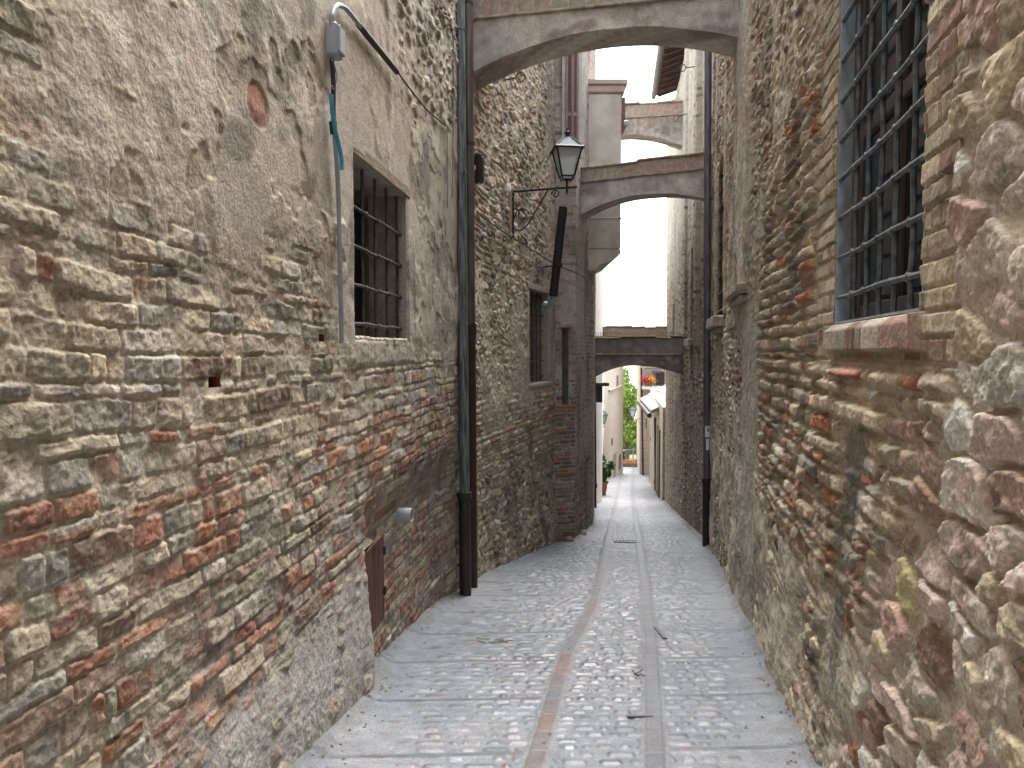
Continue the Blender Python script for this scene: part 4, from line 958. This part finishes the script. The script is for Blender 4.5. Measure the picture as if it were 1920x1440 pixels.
mb.tube([(a.x, 38.8, zb + .96), (b_.x, 38.8 - .25 * (b_.x - a.x), zb + .96)], .018, 6); mb.build('railing', M['castdark'], bal)
mb = MB(); p0, p1 = fy(1231, 721, 39.6), fy(1246, 697, 39.6); mb.box(((p0.x + p1.x) / 2, 39.62, (p0.z + p1.z) / 2), (p1.x - p0.x, .3, p1.z - p0.z), rotz(-.25)); mb.build('balcony_door', M['castiron'], HR4)
mb = MB(); q0, q1 = fy(1223, 700, 39.5), fy(1238, 694, 39.5); mb.box(((q0.x + q1.x) / 2, 39.5, (q0.z + q1.z) / 2), (q1.x - q0.x, .5, .12), rotz(-.25)); mb.build('awning_box', plain('blue_grey_box', (.12, .14, .20), .6), HR4)
mb = MB(); mb.tube([P(1203, 690, 39.9), P(1203.5, 890, 39.9)], .05, 8)
for px, lb, mt in ((1212.5, 'red flowering pot plant on the far balcony, left of its neighbour', 'redf'), (1220.5, 'orange red pot plant on the far balcony beside the door', 'orangef')):
    c = fy(px, 721, 38.95); t = thing('flower_pot', (c.x, c.y, a.z + .08), lb, 'plant', 'potted flowers on the far balcony')
    mb = MB(); mb.lathe((c.x, c.y, a.z + .081), [(.10, 0), (.15, .22), (.13, .22)], 12); mb.build('pot', M['terracotta'], t)
    mb = MB()
    for k in range(90):
        v = Vector((random.gauss(0, .12), random.gauss(0, .12), .22 + abs(random.gauss(.12, .12)))); p = Vector((c.x, c.y, a.z + .08)) + v
        w = Vector((random.uniform(-1, 1), random.uniform(-1, 1), random.uniform(-1, 1))) * .05; q = w.orthogonal() ; mb.add([p - w, p + q, p + w, p - q], [(0, 1, 2, 3)])
    mb.build('blossom', M[mt], t)

# ================================================================ vegetation at the end
def foliage(center, rad, n, size, seed, clumps=14):
    rs = np.random.RandomState(seed); c = np.array(center); rad = np.array(rad); cl = []
    for k in range(clumps):
        v = rs.normal(size=3); v /= np.linalg.norm(v); cl.append((c + v * rad * rs.uniform(.35, .95), rs.uniform(.22, .42)))
    V = []; Q = []
    for i in range(n):
        cc, r_ = cl[rs.randint(clumps)]; v = rs.normal(size=3); v /= np.linalg.norm(v); p = cc + v * rad * r_ * rs.uniform(.5, 1) ** .5
        a = rs.normal(size=3); a /= np.linalg.norm(a); b = np.cross(a, rs.normal(size=3)); b /= np.linalg.norm(b); s = size * rs.uniform(.6, 1.4)
        k = len(V); V += [p - a * s, p + b * s * .5, p + a * s, p - b * s * .5]; Q.append((k, k + 1, k + 2, k + 3))
    return np.array(V), np.array(Q)
def tree(loc, h, rad, n, size, seed, lab, mat='leaf'):
    t = thing('tree', loc, lab, 'tree', 'trees beyond the end of the alley'); l = Vector(loc); mb = MB()
    mb.tube([l, l + Vector((.1, 0, h * .35)), l + Vector((-.1, .1, h * .7))], [.22, .16, .08], 8)
    rs = random.Random(seed)
    for k in range(7):
        a = rs.uniform(0, 6.28); p = l + Vector((0, 0, h * rs.uniform(.3, .6))); q = p + Vector((math.cos(a) * rad[0] * .7, math.sin(a) * rad[1] * .7, rad[2] * .6)); mb.tube([p, p.lerp(q, .5) + Vector((0, 0, .2)), q], [.08, .05, .02], 5)
    mb.build('trunk', M['bark'], t)
    V, Q = foliage((l.x, l.y, l.z + h * .66), rad, n, size, seed); mesh_np('crown', V, Q, M[mat], t, smooth=False)
tree((8.3, 52, -7), 5.2, (2.0, 1.9, 2.3), 9000, .13, 5, 'bright green leafy tree just beyond the metal fence at the end of the alley')
tree((7.9, 55, -8), 8.2, (1.3, 1.6, 2.9), 1500, .16, 9, 'taller thin tree behind the bright green one, top showing against the sky')
tree((11.5, 60, -9), 5.6, (4, 3, 2.6), 8000, .2, 12, 'broad tree filling the gap low down at the end of the alley')
fz = float(ground_z(44)) 
t = thing('metal_fence', (8, 45.5, fz), 'low pale metal fence closing the end of the alley', 'fence')
mb = MB()
for k in range(34): x = 6.2 + k * .09; mb.tube([(x, 45.5, fz - .1), (x, 45.5, fz + .95)], .012, 5)
for zz in (.12, .92): mb.tube([(6.15, 45.5, fz + zz), (9.2, 45.5, fz + zz)], .018, 6)
mb.build('railing', M['greyplastic'], t)
for x in (6.15, 7.7, 9.2): mb = MB(); mb.tube([(x, 45.5, fz - .2), (x, 45.5, fz + 1.05)], .03, 8); mb.build('post', M['greyplastic'], t)
t = thing('flower_bed', (7.3, 44.6, fz), 'orange flowers in a low bed below the fence', 'flowers')
mb = MB(); mb.box((7.5, 44.7, fz + .1), (2.8, .5, .3), None, .03); mb.build('kerb', M['slab'], t)
V, Q = foliage((7.25, 44.7, fz + .32), (.55, .2, .13), 500, .05, 3); mesh_np('blossom', V, Q, M['orangef'], t, smooth=False)
V, Q = foliage((8.2, 44.7, fz + .32), (.6, .2, .14), 500, .05, 4); mesh_np('leaves', V, Q, M['leafdark'], t, smooth=False)
V, Q = foliage((6.75, 45.0, fz + .75), (.35, .3, .75), 2200, .06, 8); o = mesh_np('shrub', V, Q, M['leafdark'], loc=(6.75, 45, fz), smooth=False); tag(o, 'dark rounded shrub at the left end of the metal fence', 'shrub')

# potted plant
c = P(1129, 935, 26.6); gz = float(ground_z(26.6)); t = thing('potted_plant', (c.x, c.y, gz), 'leafy green plant in a terracotta pot by the left wall beyond the low arch', 'plant')
mb = MB(); mb.lathe((c.x, c.y, gz + .02), [(.14, 0), (.20, .42), (.23, .42), (.23, .50), (.19, .50), (.18, .44)], 18); mb.build('pot', M['terracotta'], t, smooth=True)
mb = MB()
for k in range(6): a = k * 1.05; mb.tube([(c.x, c.y, gz + .45), (c.x + .16 * math.cos(a), c.y + .16 * math.sin(a), gz + .8), (c.x + .3 * math.cos(a), c.y + .3 * math.sin(a), gz + 1.05)], [.018, .012, .006], 5)
mb.build('stem', M['bark'], t)
V, Q = foliage((c.x + .06, c.y, gz + .98), (.52, .5, .48), 2200, .055, 33, 18); mesh_np('foliage', V, Q, M['leafdark'], t, smooth=False)

# ================================================================ pipes
def pipe_thing(name, lab, cat, parts, base, group=None):
    t = thing(name, base, lab, cat, group)
    for nm, pts, r, mt in parts:
        if not (isinstance(pts[0], (list, tuple)) and isinstance(pts[0][0], (list, tuple, Vector))): pts = [pts]
        for pp in pts: mb = MB(); mb.tube(pp, r, 14); mb.build(nm, M[mt], t, smooth=True)
    return t
ax, ay = -.545, 8.02; dx = .012
def ap(z, y=ay): return Vector((ax + dx * (1.6 - z) * .6 + (0 if z < 0 else 0), y, z))
gzA = float(ground_z(ay)) + .02
pipe_thing('downpipe', 'green black oxidised copper downpipe, left of the brown one on the left wall', 'downpipe',
    [('upper_pipe', [ap(7.5), ap(3), ap(.0)], .058, 'copper'), ('lower_pipe', [ap(.02), ap(gzA)], .068, 'castdark'),
     ('socket', [[ap(.03), ap(-.03), ap(-.05)]], .082, 'castdark'),
     ('collar', [[ap(z), ap(z + .03)] for z in (5.1, 3.55, 1.9, -.42)], .064, 'copper'),
     ('bracket', [[Vector((ax - .15, ay + .0, z)), ap(z)] for z in (4.3, 1.2, -.8)], .012, 'iron')], (ax, ay, gzA), 'pair of downpipes on the left wall')
bx_, by_ = -.49, 8.50
def bp_(z): return Vector((bx_ + .006 * (1.6 - z), by_, z))
gzB = float(ground_z(by_)) + .02
pipe_thing('downpipe', 'brown downpipe, right of the green one on the left wall', 'downpipe',
    [('upper_pipe', [bp_(7.5), bp_(1.9)], .062, 'brownpipe'), ('lower_pipe', [bp_(1.92), bp_(gzB)], .064, 'castiron'),
     ('socket', [[bp_(1.93), bp_(1.80)], [bp_(1.62), bp_(1.59)]], .077, 'castiron'),
     ('collar', [[bp_(z), bp_(z + .035)] for z in (4.0, 5.6)], .068, 'castiron')], (bx_, by_, gzB), 'pair of downpipes on the left wall')
rx, ry = 3.33, 12.38
def rp_(z): return Vector((rx + .012 * (1.6 - z) * .7 + .02, ry, z))
gzR = float(ground_z(ry)) + .02
rt = pipe_thing('downpipe', 'tall grey zinc downpipe with white stickers on the right wall', 'downpipe',
    [('upper_pipe', [rp_(8.2), rp_(-.62)], .062, 'zinc'), ('lower_pipe', [rp_(-.6), rp_(gzR)], .068, 'castdark'), ('socket', [[rp_(-.58), rp_(-.68)]], .08, 'castdark'),
     ('collar', [[rp_(z), rp_(z + .03)] for z in (4.86, 3.3, 1.65, .55, -.35)], .069, 'zinc'),
     ('bracket', [[rp_(z), rp_(z) + Vector((.2, .02, 0))] for z in (4.2, 1.67, .54)], .012, 'iron')], (rx, ry, gzR))
for px, py0, py1, w in ((1326.5, 798, 819, .058), (1325.5, 822, 843, .035)):
    p = rp_(0); z0, z1 = P(px, py1, ry).z, P(px, py0, ry).z; mb = MB(); n = 6; vs = []; rr = .0655
    for k in range(n + 1):
        a = -math.pi / 2 - .0 + (k / n - .5) * w / .065 * 1.6; q = rp_((z0 + z1) / 2)
        vs += [(q.x + math.cos(a) * rr, q.y + math.sin(a) * rr, z0), (q.x + math.cos(a) * rr, q.y + math.sin(a) * rr, z1)]
    mb.add(vs, [(2 * k, 2 * k + 2, 2 * k + 3, 2 * k + 1) for k in range(n)]); st = mb.build('sticker', M['white'], rt)
    if w > .05:
        mb = MB(); q = rp_((z0 + z1) / 2); mb.box((q.x + .008, q.y - rr - .0015, z1 - .07), (.035, .002, .05)); mb.build('sticker_mark', M['redink'], st)
mb = MB(); mb.tube([rp_(.4) + Vector((.10, -.05, 0)), rp_(-.2) + Vector((.13, -.05, 0)), rp_(-.6) + Vector((.14, -.05, 0)), rp_(gzR + .05) + Vector((.15, -.02, 0))], .012, 8)
tag(mb.build('cable_conduit', M['greycable'], None, (rx + .1, ry, gzR), smooth=True), 'thin pale conduit running down beside the grey right downpipe', 'conduit')
# far downpipes
gp = 'far downpipes'
def farpipe(px, py0, py1, Y, r, mt, lab):
    mb = MB(); a, b_ = P(px[0], py0, Y), P(px[1], py1, Y); mb.tube([a, b_], r, 8); mid = a.lerp(b_, .8); mb.tube([mid, mid + Vector((0, 0, -.12))], r * 1.35, 8)
    tag(mb.build('downpipe', M[mt], None, tuple(b_), smooth=True), lab, 'downpipe', gp)
farpipe((1113, 1114), 705, 957, 21.45, .075, 'castiron', 'dark pipe on the left corner just beyond the low arch')
farpipe((1246, 1246.5), 760, 943, 25.2, .07, 'castiron', 'dark downpipe at the right end of the lean-to roof')
farpipe((1229, 1230), 783, 930, 28.4, .06, 'castiron', 'dark slim pipe in the middle of the lean-to front')
farpipe((1202.6, 1206), 690, 904, 39.2, .05, 'castdark', 'thin dark pipe at the corner of the far balcony house')
farpipe((1127.5, 1131), 735, 880, 30.5, .05, 'conduit', 'pale blue grey pipe on the white house at the far left')

# ================================================================ conduit, junction box, hose, cables on the left wall
def wpts(path, pix, off): return [path.hit(x, y, off) if not (path is LP2 and x > 1036) else P(x, y, 13.0) for x, y in pix]
def wire(name, path, pix, off, r, mt, lab, cat, n=8, group=None, loc=None):
    pts = wpts(path, pix, off); mb = MB(); mb.tube(pts, r, n); tag(mb.build(name, M[mt], None, tuple(pts[-1]), smooth=True), lab, cat, group)
def smoothp(pts, k=6):
    out = []
    for i in range(len(pts) - 1):
        p0 = pts[max(i - 1, 0)]; p1 = pts[i]; p2 = pts[i + 1]; p3 = pts[min(i + 2, len(pts) - 1)]
        for j in range(k):
            t = j / k; out.append(tuple(.5 * (2 * b + (c - a) * t + (2 * a - 5 * b + 4 * c - d) * t * t + (3 * b - a - 3 * c + d) * t ** 3) for a, b, c, d in zip(p0, p1, p2, p3)))
    return out + [tuple(pts[-1])]
wire('conduit', LP, smoothp([(626, 235), (631, 300), (635, 380), (637, 480), (639, 560), (641, 643)]), .065, .014, 'conduit', 'straight grey conduit beside the left barred window', 'conduit')
wire('conduit_joint', LP, [(624, 228), (626, 252)], .065, .022, 'castdark', 'dark coupling at the top of the grey conduit', 'coupling')
wire('cable', LP, smoothp([(622, 112), (625, 150), (625, 190), (625, 232)]), .07, .014, 'cable', 'black cable dropping from the junction box into the conduit', 'cable')
wire('hose', LP, smoothp([(621, 178), (623, 210), (630, 250), (639, 290), (641, 318)]), .095, .012, 'bluehose', 'short blue corrugated hose hanging below the junction box', 'hose')
wire('cable', LP, smoothp([(622, 112), (629, 130), (632, 150), (627, 168), (622, 160)]), .075, .0035, 'greyplastic', 'thin white looped wire under the junction box', 'cable')
c1 = LP.hit(624, 78, .05); t = thing('junction_box', tuple(c1), 'grey plastic junction box high on the left wall', 'junction box'); Mx = rotz(math.atan2(-.12, 1))
mb = MB(); mb.box(c1, (.085, .105, .19), Mx, .012); mb.build('case', M['greyplastic'], t); mb = MB(); mb.box(c1 + Mx @ Vector((.05, 0, .0)), (.02, .09, .15), Mx, .006); mb.build('lid', M['greyplastic'], t)
wire('cable_pipe', LP, smoothp([(622, 50), (623, 28), (632, 11), (646, 14), (658, 27), (676, 50)]), .06, .015, 'conduit', 'bent grey pipe arching over the junction box', 'pipe')
wire('cable_sleeve', LP, smoothp([(672, 45), (685, 62), (712, 95), (744, 135)]), .055, .021, 'castdark', 'dark sloping cable sleeve right of the junction box', 'pipe')
wire('cable', LP, smoothp([(744, 133), (770, 168), (800, 205), (836, 236)], 6), .05, .007, 'cable', 'thin black cable running down to the downpipes', 'cable')
wire('cable', LP, smoothp([(838, 236), (839, 300), (839, 390)], 6), .05, .006, 'greycable', 'grey wire dropping beside the green downpipe', 'cable')
wire('cable', LP, smoothp([(810, 0), (828, 25), (848, 55), (850, 200), (848, 370)], 6), .05, .007, 'greycable', 'pale wire hanging from above left of the downpipes', 'cable')
wire('cable', LP2, smoothp([(894, 398), (930, 425), (960, 445), (1000, 470), (1040, 495), (1080, 512), (1098, 522)], 5), .07, .009, 'cable', 'upper dark cable sloping across the second left house', 'cable')
wire('cable', LP2, smoothp([(894, 438), (920, 448), (960, 470), (1000, 492), (1040, 515), (1095, 545)], 5), .07, .007, 'greycable', 'lower grey cable sloping across the second left house', 'cable')
c1 = LP2.hit(906, 440, .06); mb = MB(); mb.box(c1, (.05, .2, .05), rotz(-.3), .012); tag(mb.build('cable_clamp', M['greyplastic'], None, tuple(c1)), 'small grey clamp on the lower sloping cable', 'clamp')
c1 = LP2.hit(897, 316, .07); mb = MB(); mb.box(c1, (.10, .12, .36), rotz(-.3), .015); mb.box(c1 + Vector((.05, 0, 0)), (.03, .09, .28), rotz(-.3), .01); tag(mb.build('meter_box', M['castdark'], None, tuple(c1)), 'dark grey box on the wall right of the brown downpipe', 'box')
# flue
fl = [P(1020, 570, 12.35), P(1030, 573, 12.3), P(1036, 562, 12.2), P(1039, 545, 12.15)]
t = thing('flue_pipe', tuple(P(1036, 572, 12.2)), 'black flue pipe leaning up the wall under the lantern', 'flue')
mb = MB(); mb.tube([P(1037.5, 555, 12.15), P(1047, 470, 12.0), P(1056, 390, 11.9)], .072, 16); mb.tube([P(1055, 397, 11.9), P(1056, 388, 11.9)], .068, 16); mb.build('pipe', M['iron'], t, smooth=True)
mb = MB(); mb.tube(smoothp([tuple(p) for p in fl], 5), .058, 14); mb.build('elbow', M['greyplastic'], t, smooth=True)
mb = MB(); p = P(1046.5, 497, 12.02); mb.tube([p + Vector((0, 0, -.03)), p + Vector((0, 0, .03))], .075, 14); mb.tube([p, p + Vector((-.25, .35, 0))], .012, 6); mb.build('bracket', M['iron'], t)

# ================================================================ lanterns
def lantern(name, loc, scale, rot, lab, bracket=None, group='wall lanterns', bs=None):
    """local frame: z=0 at the arm; body above"""
    t = thing(name, loc, lab, 'lamp', group); l = Vector(loc); Mz = rotz(rot); s = scale
    w0, w1, zb, zt = .20 * s, .40 * s, .17 * s, .60 * s
    mb = MB()
    cs = [(-1, -1), (1, -1), (1, 1), (-1, 1)]
    for x, y in cs: mb.tube([l + Mz @ Vector((x * w0 / 2, y * w0 / 2, zb)), l + Mz @ Vector((x * w1 / 2, y * w1 / 2, zt))], .014 * s, 4)
    for k in range(4):
        (x, y), (x2, y2) = cs[k], cs[(k + 1) % 4]
        mb.tube([l + Mz @ Vector((x * w0 / 2, y * w0 / 2, zb)), l + Mz @ Vector((x2 * w0 / 2, y2 * w0 / 2, zb))], .012 * s, 4)
        mb.tube([l + Mz @ Vector((x * w1 * .56, y * w1 * .56, zt)), l + Mz @ Vector((x2 * w1 * .56, y2 * w1 * .56, zt))], .022 * s, 4)
        mb.tube([l + Mz @ Vector((x * w1 * .56, y * w1 * .56, zt)), l + Mz @ Vector((x * w0 * .26, y * w0 * .26, zt + .20 * s))], .013 * s, 4)
        mb.tube([l + Mz @ Vector((x * w0 / 2, y * w0 / 2, zb + .03 * s)), l + Mz @ Vector((x * w0 * .42, y * w0 * .42, zb - .05 * s)), l + Mz @ Vector((0, 0, zb - .04 * s))], .011 * s, 5)
    mb.build('frame', M['iron'], t)
    mb = MB(); mb.frustum(l, w0 * .94, w1 * .96, zb, zt, Mz); mb.build('glass', M['frost'], t)
    mb = MB(); mb.frustum(l, w1 * 1.08, w0 * .5, zt + .002, zt + .195 * s, Mz); cap = mb.build('roof_glass', plain('blue_grey_glass', (.10, .15, .18), .65, 0, .1, 6), t)
    mb = MB(); mb.lathe(l, [(.05 * s, zt + .19 * s), (.055 * s, zt + .21 * s), (.02 * s, zt + .225 * s), (.042 * s, zt + .255 * s), (.042 * s, zt + .28 * s), (.015 * s, zt + .30 * s), (.018 * s, zt + .325 * s), (.003 * s, zt + .35 * s)], 12); mb.build('finial', M['iron'], t, smooth=True)
    mb = MB(); mb.lathe(l, [(.003 * s, -.12 * s), (.02 * s, -.06 * s), (.02 * s, 0), (.016 * s, .06 * s), (.03 * s, .13 * s)], 10); mb.build('spigot', M['iron'], t, smooth=True)
    if bracket:
        s = bs or s; w, pth = bracket; arm = (w - l); mb = MB(); e = l - arm.normalized() * .13 * s; a = Vector((w.x, w.y, l.z))
        d = (e - a); mb.box((a + e) / 2, (.022 * s, d.length, .022 * s), rotz(math.atan2(-d.x, d.y)))
        mb.box(Vector((w.x, w.y, l.z - .27 * s)), (.05 * s, .02 * s, .62 * s), rotz(.3)); mb.build('arm', M['iron'], t)
        u = (l - a).normalized(); mb = MB(); L_ = (l - a).length
        def q(f, z): return a + u * (L_ * f) + Vector((0, 0, z * s))
        pts = [q(.02, -.45), q(.12, -.50), q(.28, -.44), q(.48, -.22), q(.62, -.05), q(.66, -.01)]
        mb.tube(smoothp([tuple(p) for p in pts], 6), .009 * s, 6)
        for cx, cz, r0, sg in ((.20, -.30, .085, 1), (.80, -.07, .055, -1)):
            sp = [q(cx, cz) + (u * math.cos(k * .42) * sg + Vector((0, 0, math.sin(k * .42)))) * r0 * s * (1 - k / 26) for k in range(20)]; mb.tube(sp, .008 * s, 5)
        mb.tube([q(.0, -.40), q(.05, -.32), q(.10, -.24), q(.2, -.215)], .008 * s, 5); mb.build('scroll', M['iron'], t, smooth=True)
    return t
w_ = LP2.hit(960, 361, .02); l_ = P(1063, 352, w_.y - .27)
lantern('wall_lantern', tuple(l_), .90, .12, 'black four sided lantern with frosted glass on a scrolled iron bracket', (w_, None), bs=1.15)
mb = MB(); wall_box(mb, LP2, w_.y - .16, w_.y - .02, w_.z - .70, w_.z - .0, .0, .035, .01); tag(mb.build('mounting_board', plain('worn_board', (.22, .16, .10), .9, 0, .3, 8, .3), None, (w_.x, w_.y, w_.z - .7)), 'narrow weathered board on the wall behind the lantern bracket', 'board')
c1 = LP2.hit(952, 352, .08); mb = MB(); mb.lathe(c1, [(.02, -.07), (.045, -.05), (.05, .0), (.03, .05), (.01, .06)], 10); tag(mb.build('insulator', M['white'], None, tuple(c1), smooth=True), 'small white insulator above the lantern bracket', 'insulator')
for px, py, Y, sc, dxx, lab in ((1129.5, 800, 29.3, .82, -.35, 'small lantern on the white house at the far left'), (1185.5, 786, 37.5, .85, .75, 'lantern against the green trees on an arm from the brick house')):
    p = P(px, py, Y); mb_w = p + Vector((dxx, .1, 0)); lantern('wall_lantern', tuple(p), sc, .1, lab, (mb_w, None))
p = P(1222.5, 826, 34.2); t = thing('wall_lamp', tuple(p), 'small black round lamp low on the far right wall', 'lamp'); mb = MB(); mb.lathe(p, [(.03, -.1), (.09, -.02), (.11, .1), (.05, .2), (.01, .26)], 12); mb.build('cage', M['iron'], t, smooth=True); mb = MB(); mb.tube([p + Vector((0, 0, .1)), p + Vector((.35, .05, .1))], .02, 6); mb.build('arm', M['iron'], t)
# globe lamp + box past the corner
p = P(1112, 541, 15.6); t = thing('globe_lamp', tuple(p), 'pale globe lamp on the wall below the bay', 'lamp'); mb = MB(); mb.lathe(p, [(.01, -.07), (.05, -.05), (.07, 0), (.05, .05), (.01, .07)], 14); mb.build('globe', M['white'], t, smooth=True)
mb = MB(); mb.tube([p, p + Vector((-.12, .0, 0))], .02, 6); mb.build('stem', M['iron'], t)
# security floodlight on the bay
p = P(1166, 232, 15.1); t = thing('floodlight', tuple(p), 'grey flood lamp fixed to the side of the bay', 'lamp'); mb = MB(); mb.box(p + Vector((.05, 0, 0)), (.16, .12, .12), None, .02); mb.build('housing', M['greyplastic'], t); mb = MB(); mb.box(p + Vector((0, 0, .0)), (.07, .16, .42), None, .02); mb.build('mount', plain('brown_mount', (.17, .09, .08), .7), t)
# downspout box on the bay side
mb = MB(); q = P(1164, 190, 15.2); mb.box((q.x + .02, 15.3, (6.2 + 6.85) / 2), (.12, .4, .65), None, .01); tag(mb.build('gutter_box', plain('brown_gutter', (.20, .11, .10), .7), None, (q.x, 15.3, 6.2)), 'brown box hanging on the right side of the bay', 'gutter')
# hanging cloth between the houses
mb = MB(); a = P(1097, 95, 17.0); V = []
n1_, n2_ = 14, 10
vs = []; 
for j in range(n2_ + 1):
    for i in range(n1_ + 1):
        u_, v_ = i / n1_, j / n2_; wd_ = (.09 + .03 * v_); vs.append(Vector((a.x + .12 + (u_ - .5) * 2 * wd_, 17 + .03 * math.sin(u_ * 14), a.z + .55 - v_ * 1.15 + .05 * math.sin(u_ * 5) * v_)))
mb.add(vs, [(j * (n1_ + 1) + i, j * (n1_ + 1) + i + 1, (j + 1) * (n1_ + 1) + i + 1, (j + 1) * (n1_ + 1) + i) for j in range(n2_) for i in range(n1_)])
cl = mb.build('hanging_cloth', plain('dark_cloth', (.07, .08, .10), .9, 0, .3, 10), None, tuple(a), smooth=True); tag(cl, 'dark cloth hanging high above the bay', 'cloth'); sm = cl.modifiers.new('thick', 'SOLIDIFY'); sm.thickness = .006
# iron hooks
for px0, py0, px1, py1, Y, path, lab in ((1286, 127, 1311, 124, 14.6, RP2, 'upper iron ring hook on the pale plaster at right'), (1272, 220, 1294, 210, 15.4, RP2, 'lower iron ring hook on the pale plaster at right'), (946, 150, 968, 146, 10.2, LP2, 'iron hook in the rubble wall under the nearest arch')):
    b_ = path.hit(px1, py1, 0.0) if px0 > 1000 else path.hit(px0, py0, 0.0); e = P(px0, py0, b_.y - .12) if px0 > 1000 else P(px1, py1, b_.y - .1)
    mb = MB(); mb.tube([b_, e], .011, 6); u = (e - b_).normalized(); c = e + u * .07
    mb.tube([c + (u * math.cos(k * .45) + Vector((0, 0, 1)) * math.sin(k * .45)) * .07 for k in range(15)], .010, 6); tag(mb.build('iron_hook', M['barrust'], None, tuple(b_)), lab, 'hook', 'iron hooks in the walls')

# ================================================================ things on the paving
def onroad(px, py):
    d = ray(px, py); t = np.linspace(1, 60, 12000); f = CAM_Z + d.z * t - ground_z(d.y * t); k = np.where(f < 0)[0][0]; return Vector((d.x * t[k], d.y * t[k], float(ground_z(d.y * t[k]))))
c = onroad(1177, 1017); t = thing('drain_grate', tuple(c), 'iron drain grate set between the wheel strips', 'drain'); mb = MB()
sl = math.atan(.145); Mg = rotz(-.17) @ Matrix.Rotation(-sl, 3, 'X')
for k in range(9): mb.box(c + Mg @ Vector(((k - 4) * .055, 0, .018)), (.030, .26, .012), Mg)
mb.build('bars', M['zinc'], t); mb = MB()
for sg in (-1, 1): mb.box(c + Mg @ Vector((0, sg * .15, .017)), (.50, .035, .014), Mg)
mb.build('rim', M['zinc'], t)
for px, py, w, l, lab in ((1238, 1190, .04, .42, 'small narrow iron cover beside the right wheel strip'), (1200, 1348, .16, .035, 'dark worn slot stone in the middle of the paving')):
    c = onroad(px, py); mb = MB(); mb.box(c + Vector((0, 0, .020)), (w, l, .012), Matrix.Rotation(-sl, 3, 'X'), .003); tag(mb.build('cover_plate', M['zinc'] if l > .1 else plain('dark_slot', (.19, .19, .19), .8), None, tuple(c)), lab, 'cover')
def debris(px, py, n, ln, lab, name, mt, cat, thick=.004):
    c = onroad(px, py); mb = MB()
    for k in range(n):
        a = random.uniform(-.5, .5); p = c + Vector((random.uniform(-.5, .5) * ln, random.uniform(-.05, .05), .028)); q = [p + Vector((math.cos(a) * ln * .3 * (j / 4 - .5) * 2, math.sin(a) * ln * .15 * (j / 4 - .5) * 2 - .145 * math.sin(a) * 0, .004 + .01 * math.sin(j * 1.2 + k))) for j in range(5)]
        mb.tube(q, thick, 5)
    tag(mb.build(name, M[mt], None, tuple(c)), lab, cat)
debris(929, 1207, 5, .22, 'dry curled straw lying on the left of the paving', 'straw', 'straw', 'debris', .005)
debris(1199, 1270, 5, .07, 'small dark twig cluster in the middle of the paving', 'twig', 'bark', 'debris', .004)
# loose stones at the foot of the pier
rs = np.random.RandomState(3)
for k, (px, py, r_, lab) in enumerate(((1048, 1012, .14, 'larger pale loose stone at the foot of the brick corner'), (1066, 1016, .08, 'small brown loose stone beside the pale one'), (1090, 1004, .09, 'flat grey loose stone by the corner, right of the other two'))):
    c = onroad(px, py); V = []; Q = []; na, nb_ = 16, 10
    for i in range(nb_ + 1):
        for j in range(na):
            th, ph = math.pi * i / nb_, 2 * math.pi * j / na; d = np.array([math.sin(th) * math.cos(ph), math.sin(th) * math.sin(ph), math.cos(th)])
            rr = r_ * (.8 + .5 * float(fbm(np.array(d[0] * 1.5 + 5 + k * 3), np.array(d[1] * 1.5 + d[2] * 2 + 5), 3, 77))); V.append(np.array(c) + d * rr * np.array([1.2, 1, .8]) + [0, 0, r_ * .45])
    for i in range(nb_):
        for j in range(na): Q.append((i * na + j, (i + 1) * na + j, (i + 1) * na + (j + 1) % na, i * na + (j + 1) % na))
    cc = np.tile(np.array([(.38, .33, .28), (.28, .17, .13), (.27, .25, .23)][k]), (len(V), 1)); o = mesh_np('loose_stone', V, Q, M['plaster'], loc=tuple(c), colors=np.concatenate([cc, np.ones((len(V), 1))], 1)); tag(o, lab, 'stone', 'loose stones at the pier')

rs = random.Random(11); mb = MB()
for k in range(420):
    Y = 3.2 + 16 * rs.random() ** 1.4; left = rs.random() < .5
    X = float(np.interp(Y, LEY, LEX)) + .05 + abs(rs.gauss(0, .10)) if left else float(redge(Y)) - .05 - abs(rs.gauss(0, .10))
    if rs.random() < .12: X = rs.uniform(float(np.interp(Y, LEY, LEX)), float(redge(Y)))
    h_ = float(fn_road(np.array([[X]]), np.array([[Y]]))[0][0, 0]); c = Vector((X, Y, float(ground_z(Y)) + h_ + .004)); w = rs.uniform(.006, .018); a = rs.random() * 6.28
    u = Vector((math.cos(a), math.sin(a), rs.uniform(-.2, .3))) * w; v = Vector((-math.sin(a), math.cos(a), 0)) * w * .6
    mb.add([c - u, c + v + Vector((0, 0, .004)), c + u, c - v], [(0, 1, 2, 3)])
tag(mb.build('leaf_litter', plain('dry_litter', (.10, .075, .05), .9, 0, .4, 3, c2=(.22, .17, .10)), None), 'dry leaf crumbs and grit along the foot of the walls', 'litter', None, 'stuff')
